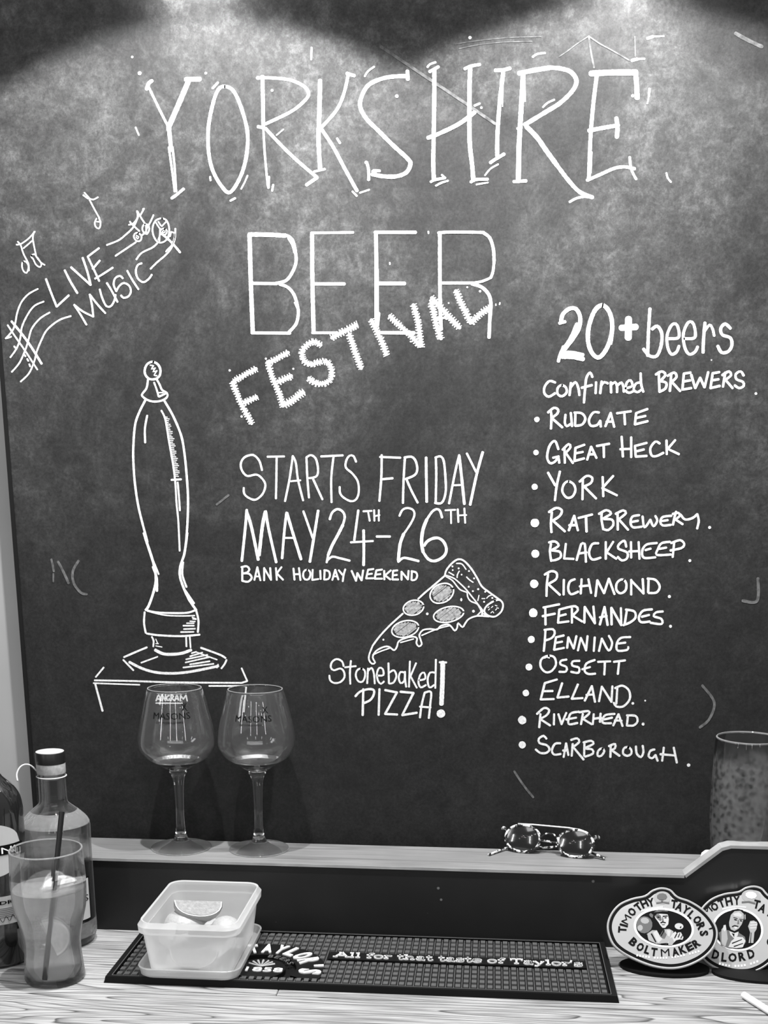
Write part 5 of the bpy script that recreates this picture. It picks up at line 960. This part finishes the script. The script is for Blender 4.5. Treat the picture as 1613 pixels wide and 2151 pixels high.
def fill1(tf, flat, glyph, face):
    items = [('T', 212, 470, -86), ('I', 226, 428, -74), ('M', 252, 372, -62), ('O', 305, 298, -48), ('T', 366, 250, -38), ('H', 425, 218, -26), ('Y', 488, 208, -14),
             ('T', 712, 222, 8), ('A', 762, 248, 20), ('Y', 828, 278, 32), ('L', 878, 325, 42), ('O', 936, 375, 54), ('R', 972, 435, 68), ("'", 1040, 466, 75), ('S', 1000, 505, 82)]
    glyph(face, [(k, x, y, a, 76, W1(k)) for k, x, y, a in items], 'black', .045)
    items = [('B', 322, 588, 42), ('O', 388, 635, 30), ('L', 456, 662, 20), ('T', 520, 682, 8), ('M', 625, 688, -4), ('A', 722, 682, -12), ('K', 792, 660, -20), ('E', 858, 632, -28), ('R', 922, 600, -34)]
    glyph(face, [(k, x, y, a, 76, W1(k)) for k, x, y, a in items], 'black', .045)
    # crest at the top
    o = flat('crest', ell(598, 165, 82, 62, 0, 24), .0002, .0005, 'light', face)
    flat('crest_tree', ell(595, 155, 50, 34, 0, 9), .0005, .0009, 'mid', face); flat('crest_trunk', [(585, 180), (605, 180), (603, 208), (588, 208)], .0005, .0009, 'mid', face)
    flat('crest_scroll', [(540, 208), (600, 200), (665, 208), (665, 222), (600, 214), (540, 222)], .0005, .0009, 'mid', face)
    flat('oval_surround', ell(613, 452, 290, 188, 7, 48), .0002, .0006, 'pale', face)
    flat('picture_ground', ell(613, 452, 268, 168, 7, 48), .0006, .0010, 'black', face)
    pic = [('foliage', ell(425, 425, 78, 82, 10, 14), 'mid'), ('foliage_light', ell(430, 385, 42, 30, 10, 9), 'light'), ('foliage_light', ell(385, 455, 26, 30, 10, 9), 'light'),
           ('jacket', [(440, 520), (500, 478), (545, 478), (575, 530), (610, 470), (665, 465), (705, 488), (690, 540), (640, 612), (540, 606), (470, 575)], 'light'),
           ('lapel', [(545, 478), (575, 540), (600, 560), (560, 600), (535, 560), (510, 500)], 'paper'), ('shirt', [(575, 530), (612, 475), (640, 520), (620, 560), (596, 556)], 'mid'), ('scarf', [(640, 475), (680, 480), (668, 540), (648, 530)], 'paper'),
           ('face', [(520, 325), (560, 318), (650, 325), (660, 370), (655, 420), (625, 455), (600, 455), (578, 430), (560, 400), (530, 360)], 'paper'), ('face_shadow', [(520, 330), (560, 322), (585, 340), (592, 380), (578, 392), (545, 365)], 'mid'),
           ('cap', [(500, 345), (505, 315), (560, 292), (625, 292), (662, 315), (655, 328), (600, 316), (545, 322), (515, 352)], 'black'), ('cap_peak', [(470, 330), (486, 312), (510, 330), (505, 360), (488, 352)], 'mid'), ('cap_top', [(515, 305), (560, 280), (620, 282), (655, 300), (600, 296), (550, 304)], 'mid'),
           ('hand', [(650, 600), (665, 560), (700, 505), (722, 490), (735, 505), (715, 540), (748, 500), (775, 498), (800, 545), (790, 570), (765, 565), (730, 575), (700, 605), (680, 622)], 'paper'),
           ('cuff', [(660, 560), (690, 545), (712, 590), (690, 622), (655, 618)], 'light'), ('stone', ell(758, 440, 42, 30, 5, 16), 'paper'), ('stone_mark', [(770, 440), (782, 442), (775, 462), (764, 455)], 'black'),
           ('eye', ell(560, 352, 13, 6, 10, 8), 'black'), ('eye', ell(628, 358, 12, 5, -5, 8), 'black'), ('brow', [(600, 340), (648, 336), (650, 344), (602, 350)], 'black'), ('nose', [(596, 352), (603, 352), (612, 390), (594, 394)], 'mid'),
           ('moustache', [(578, 402), (600, 394), (632, 402), (628, 410), (600, 404), (582, 412)], 'black'), ('mouth', [(590, 420), (622, 420), (616, 427), (596, 427)], 'mid'), ('sleeve_line', [(486, 512), (498, 508), (540, 588), (530, 592)], 'black'), ('arm_line', [(440, 520), (452, 515), (462, 560), (450, 555)], 'black'),
           ('jacket_line', [(580, 606), (640, 600), (646, 606), (585, 614)], 'black'), ('finger_line', [(735, 510), (741, 514), (718, 555), (711, 550)], 'black'), ('finger_line', [(762, 505), (768, 509), (752, 548), (745, 543)], 'black'), ('finger_line', [(786, 525), (791, 530), (776, 558), (770, 553)], 'black'), ('collar_line', [(610, 470), (620, 478), (590, 530), (578, 536)], 'black')]
    for i, (nm, P, mk) in enumerate(pic): flat(nm, P, .0010, .0012+i*.00003, mk, face)
    blocks(tf, face, [(690+i*14, 282+i*4.5+i*i*.22, 8+i*3, 9, 18) for i in range(12)]+[(400+i*15, 290-i*4.2+i*i*.1, -24+i*1.5, 9, 14) for i in range(14)])
    blocks(tf, face, [(330+i*28, 712+math.sin(i/21*math.pi)*42-i*1.2, 14-i*1.9, 15, 18) for i in range(23) if i % 6])
def fill2(tf, flat, glyph, face):
    it = [('M', 1028, 290, -42, 74, 84), ('O', 1098, 248, -32, 74, 66), ('T', 1165, 215, -22, 78, 60), ('H', 1236, 195, -12, 80, 66), ('Y', 1312, 188, -3, 80, 62), ('T', 1505, 225, 14, 80, 62), ('A', 1560, 262, 24, 80, 66), ('Y', 1632, 305, 34, 78, 66), ('L', 1680, 370, 46, 78, 50), ('O', 1700, 440, 58, 74, 66), ('R', 1690, 520, 74, 74, 60), ('S', 1640, 590, 92, 70, 60)]
    glyph(face, it, 'black')
    glyph(face, [('N', 1030, 668, 28, 78, 60), ('D', 1112, 708, 16, 84, 66), ('L', 1192, 732, 6, 84, 52), ('O', 1272, 735, -2, 80, 80), ('R', 1362, 725, -9, 82, 66), ('D', 1448, 700, -16, 84, 66)], 'black')
    flat('crest', ell(1450, 150, 92, 62, 8, 24), .0002, .0005, 'light', face); flat('crest_tree', ell(1450, 140, 55, 34, 8, 9), .0005, .0009, 'white', face); flat('crest_scroll', [(1360, 200), (1430, 195), (1490, 212), (1490, 226), (1425, 209), (1360, 214)], .0005, .0009, 'mid', face)
    flat('oval_surround', ell(1320, 470, 248, 205, 6, 48), .0002, .0006, 'pale', face); flat('picture_ground', ell(1320, 470, 226, 186, 6, 48), .0006, .0010, 'black', face)
    pic = [('jacket', [(1140, 500), (1190, 470), (1240, 480), (1290, 520), (1330, 500), (1390, 540), (1400, 590), (1360, 650), (1240, 650), (1160, 620)], 'mid'), ('sleeve', [(1165, 470), (1190, 440), (1215, 480), (1225, 560), (1200, 640), (1165, 610)], 'light'), ('hand', [(1185, 430), (1205, 425), (1212, 470), (1195, 490), (1180, 470)], 'paper'),
           ('collar', [(1240, 485), (1290, 505), (1330, 490), (1320, 530), (1290, 560), (1250, 520)], 'paper'), ('neckline', [(1262, 505), (1290, 512), (1286, 545)], 'black'), ('hair', [(1235, 400), (1232, 330), (1262, 285), (1320, 272), (1372, 285), (1385, 330), (1370, 320), (1330, 300), (1275, 315), (1252, 350), (1246, 410)], 'black'),
           ('face', [(1238, 400), (1255, 330), (1290, 295), (1345, 290), (1378, 320), (1380, 360), (1360, 420), (1330, 462), (1290, 485), (1255, 470), (1240, 435)], 'light'), ('brow_light', [(1275, 320), (1330, 305), (1362, 330), (1350, 350), (1290, 340)], 'paper'), ('eye', ell(1300, 378, 17, 7, 12, 8), 'black'), ('eye', ell(1352, 388, 13, 6, 12, 8), 'black'), ('brow', [(1278, 352), (1318, 362), (1320, 370), (1280, 360)], 'black'), ('brow', [(1335, 368), (1372, 372), (1372, 378), (1336, 376)], 'black'),
           ('nose', [(1322, 378), (1330, 378), (1335, 418), (1315, 420)], 'mid'), ('moustache', [(1264, 440), (1290, 428), (1330, 438), (1322, 446), (1290, 438), (1268, 450)], 'black'), ('smile', [(1285, 452), (1318, 448), (1305, 464)], 'white'),
           ('sleeves', [(1230, 640), (1260, 580), (1310, 540), (1370, 545), (1395, 580), (1370, 640), (1310, 650)], 'paper'), ('sleeve_line', [(1262, 600), (1360, 562), (1362, 570), (1268, 610)], 'black'), ('sleeve_line', [(1280, 630), (1370, 600), (1372, 608), (1285, 640)], 'black'), ('raised_arm', [(1425, 600), (1440, 500), (1420, 440), (1440, 390), (1475, 385), (1510, 410), (1500, 470), (1480, 500), (1470, 600)], 'light'),
           ('finger', [(1440, 400), (1500, 396), (1505, 408), (1445, 414)], 'paper'), ('finger', [(1436, 424), (1508, 420), (1508, 432), (1440, 438)], 'paper'), ('finger', [(1436, 450), (1502, 448), (1500, 460), (1442, 464)], 'paper'), ('arm_line', [(1446, 500), (1452, 500), (1446, 600), (1438, 600)], 'black'), ('face_line', [(1385, 330), (1394, 325), (1396, 370), (1388, 380)], 'light')]
    for i, (nm, P, mk) in enumerate(pic): flat(nm, P, .0010, .0012+i*.00003, mk, face)
    blocks(tf, face, [(1180+i*13.5, 272-math.sin(i/22*math.pi)*22, -12+i*1.2, 8, 14) for i in range(17)])
    blocks(tf, face, [(1120+i*30, 820-(i-6)*(i-6)*.9, 8-1.6*i, 17, 20) for i in range(14) if i % 5])
out1 = [(65, 460), (90, 335), (175, 225), (300, 165), (430, 135), (500, 85), (590, 60), (680, 80), (750, 145), (860, 185), (970, 250), (1060, 335), (1120, 430), (1136, 520), (1110, 620), (1040, 710), (940, 780), (800, 835), (660, 850), (500, 825), (340, 765), (200, 690), (110, 600)]
out2 = [(1000, 225), (1080, 160), (1200, 115), (1330, 95), (1395, 58), (1480, 42), (1560, 65), (1612, 122), (1700, 190), (1785, 290), (1830, 420), (1810, 560), (1740, 680), (1613, 810), (1490, 878), (1380, 898), (1240, 885), (1100, 840), (1000, 770), (940, 680), (910, 560), (915, 420), (945, 305)]
oval1 = ell(620, 845, 432, 90, 4, 32); oval2 = ell(1610, 905, 540, 92, 3, 32)
badge(oz(1404, 2036, .0085)+Vector((0, 0, .004)), R(33), R(-3), out1, 'oval pump badge lettered BOLTMAKER, the front one of the two', fill1, oval1)
badge(oz(1562, 2047, .004)+Vector((0, .018, .0)), R(33), R(-3), out2, 'oval pump badge with raised arm picture, half behind the other at the right edge', fill2, oval2)

# ------------------------------------------------------------------ paper straw at the right corner
a, b = oz(1562, 2090, .004), oz(1660, 2152, .004)
mb = MB(); mb.tube([a, b], .0040, 12); tag(mb.make('paper_straw', M['stick'], smooth='auto'), 'white paper straw lying on the counter in the bottom right corner', 'straw')
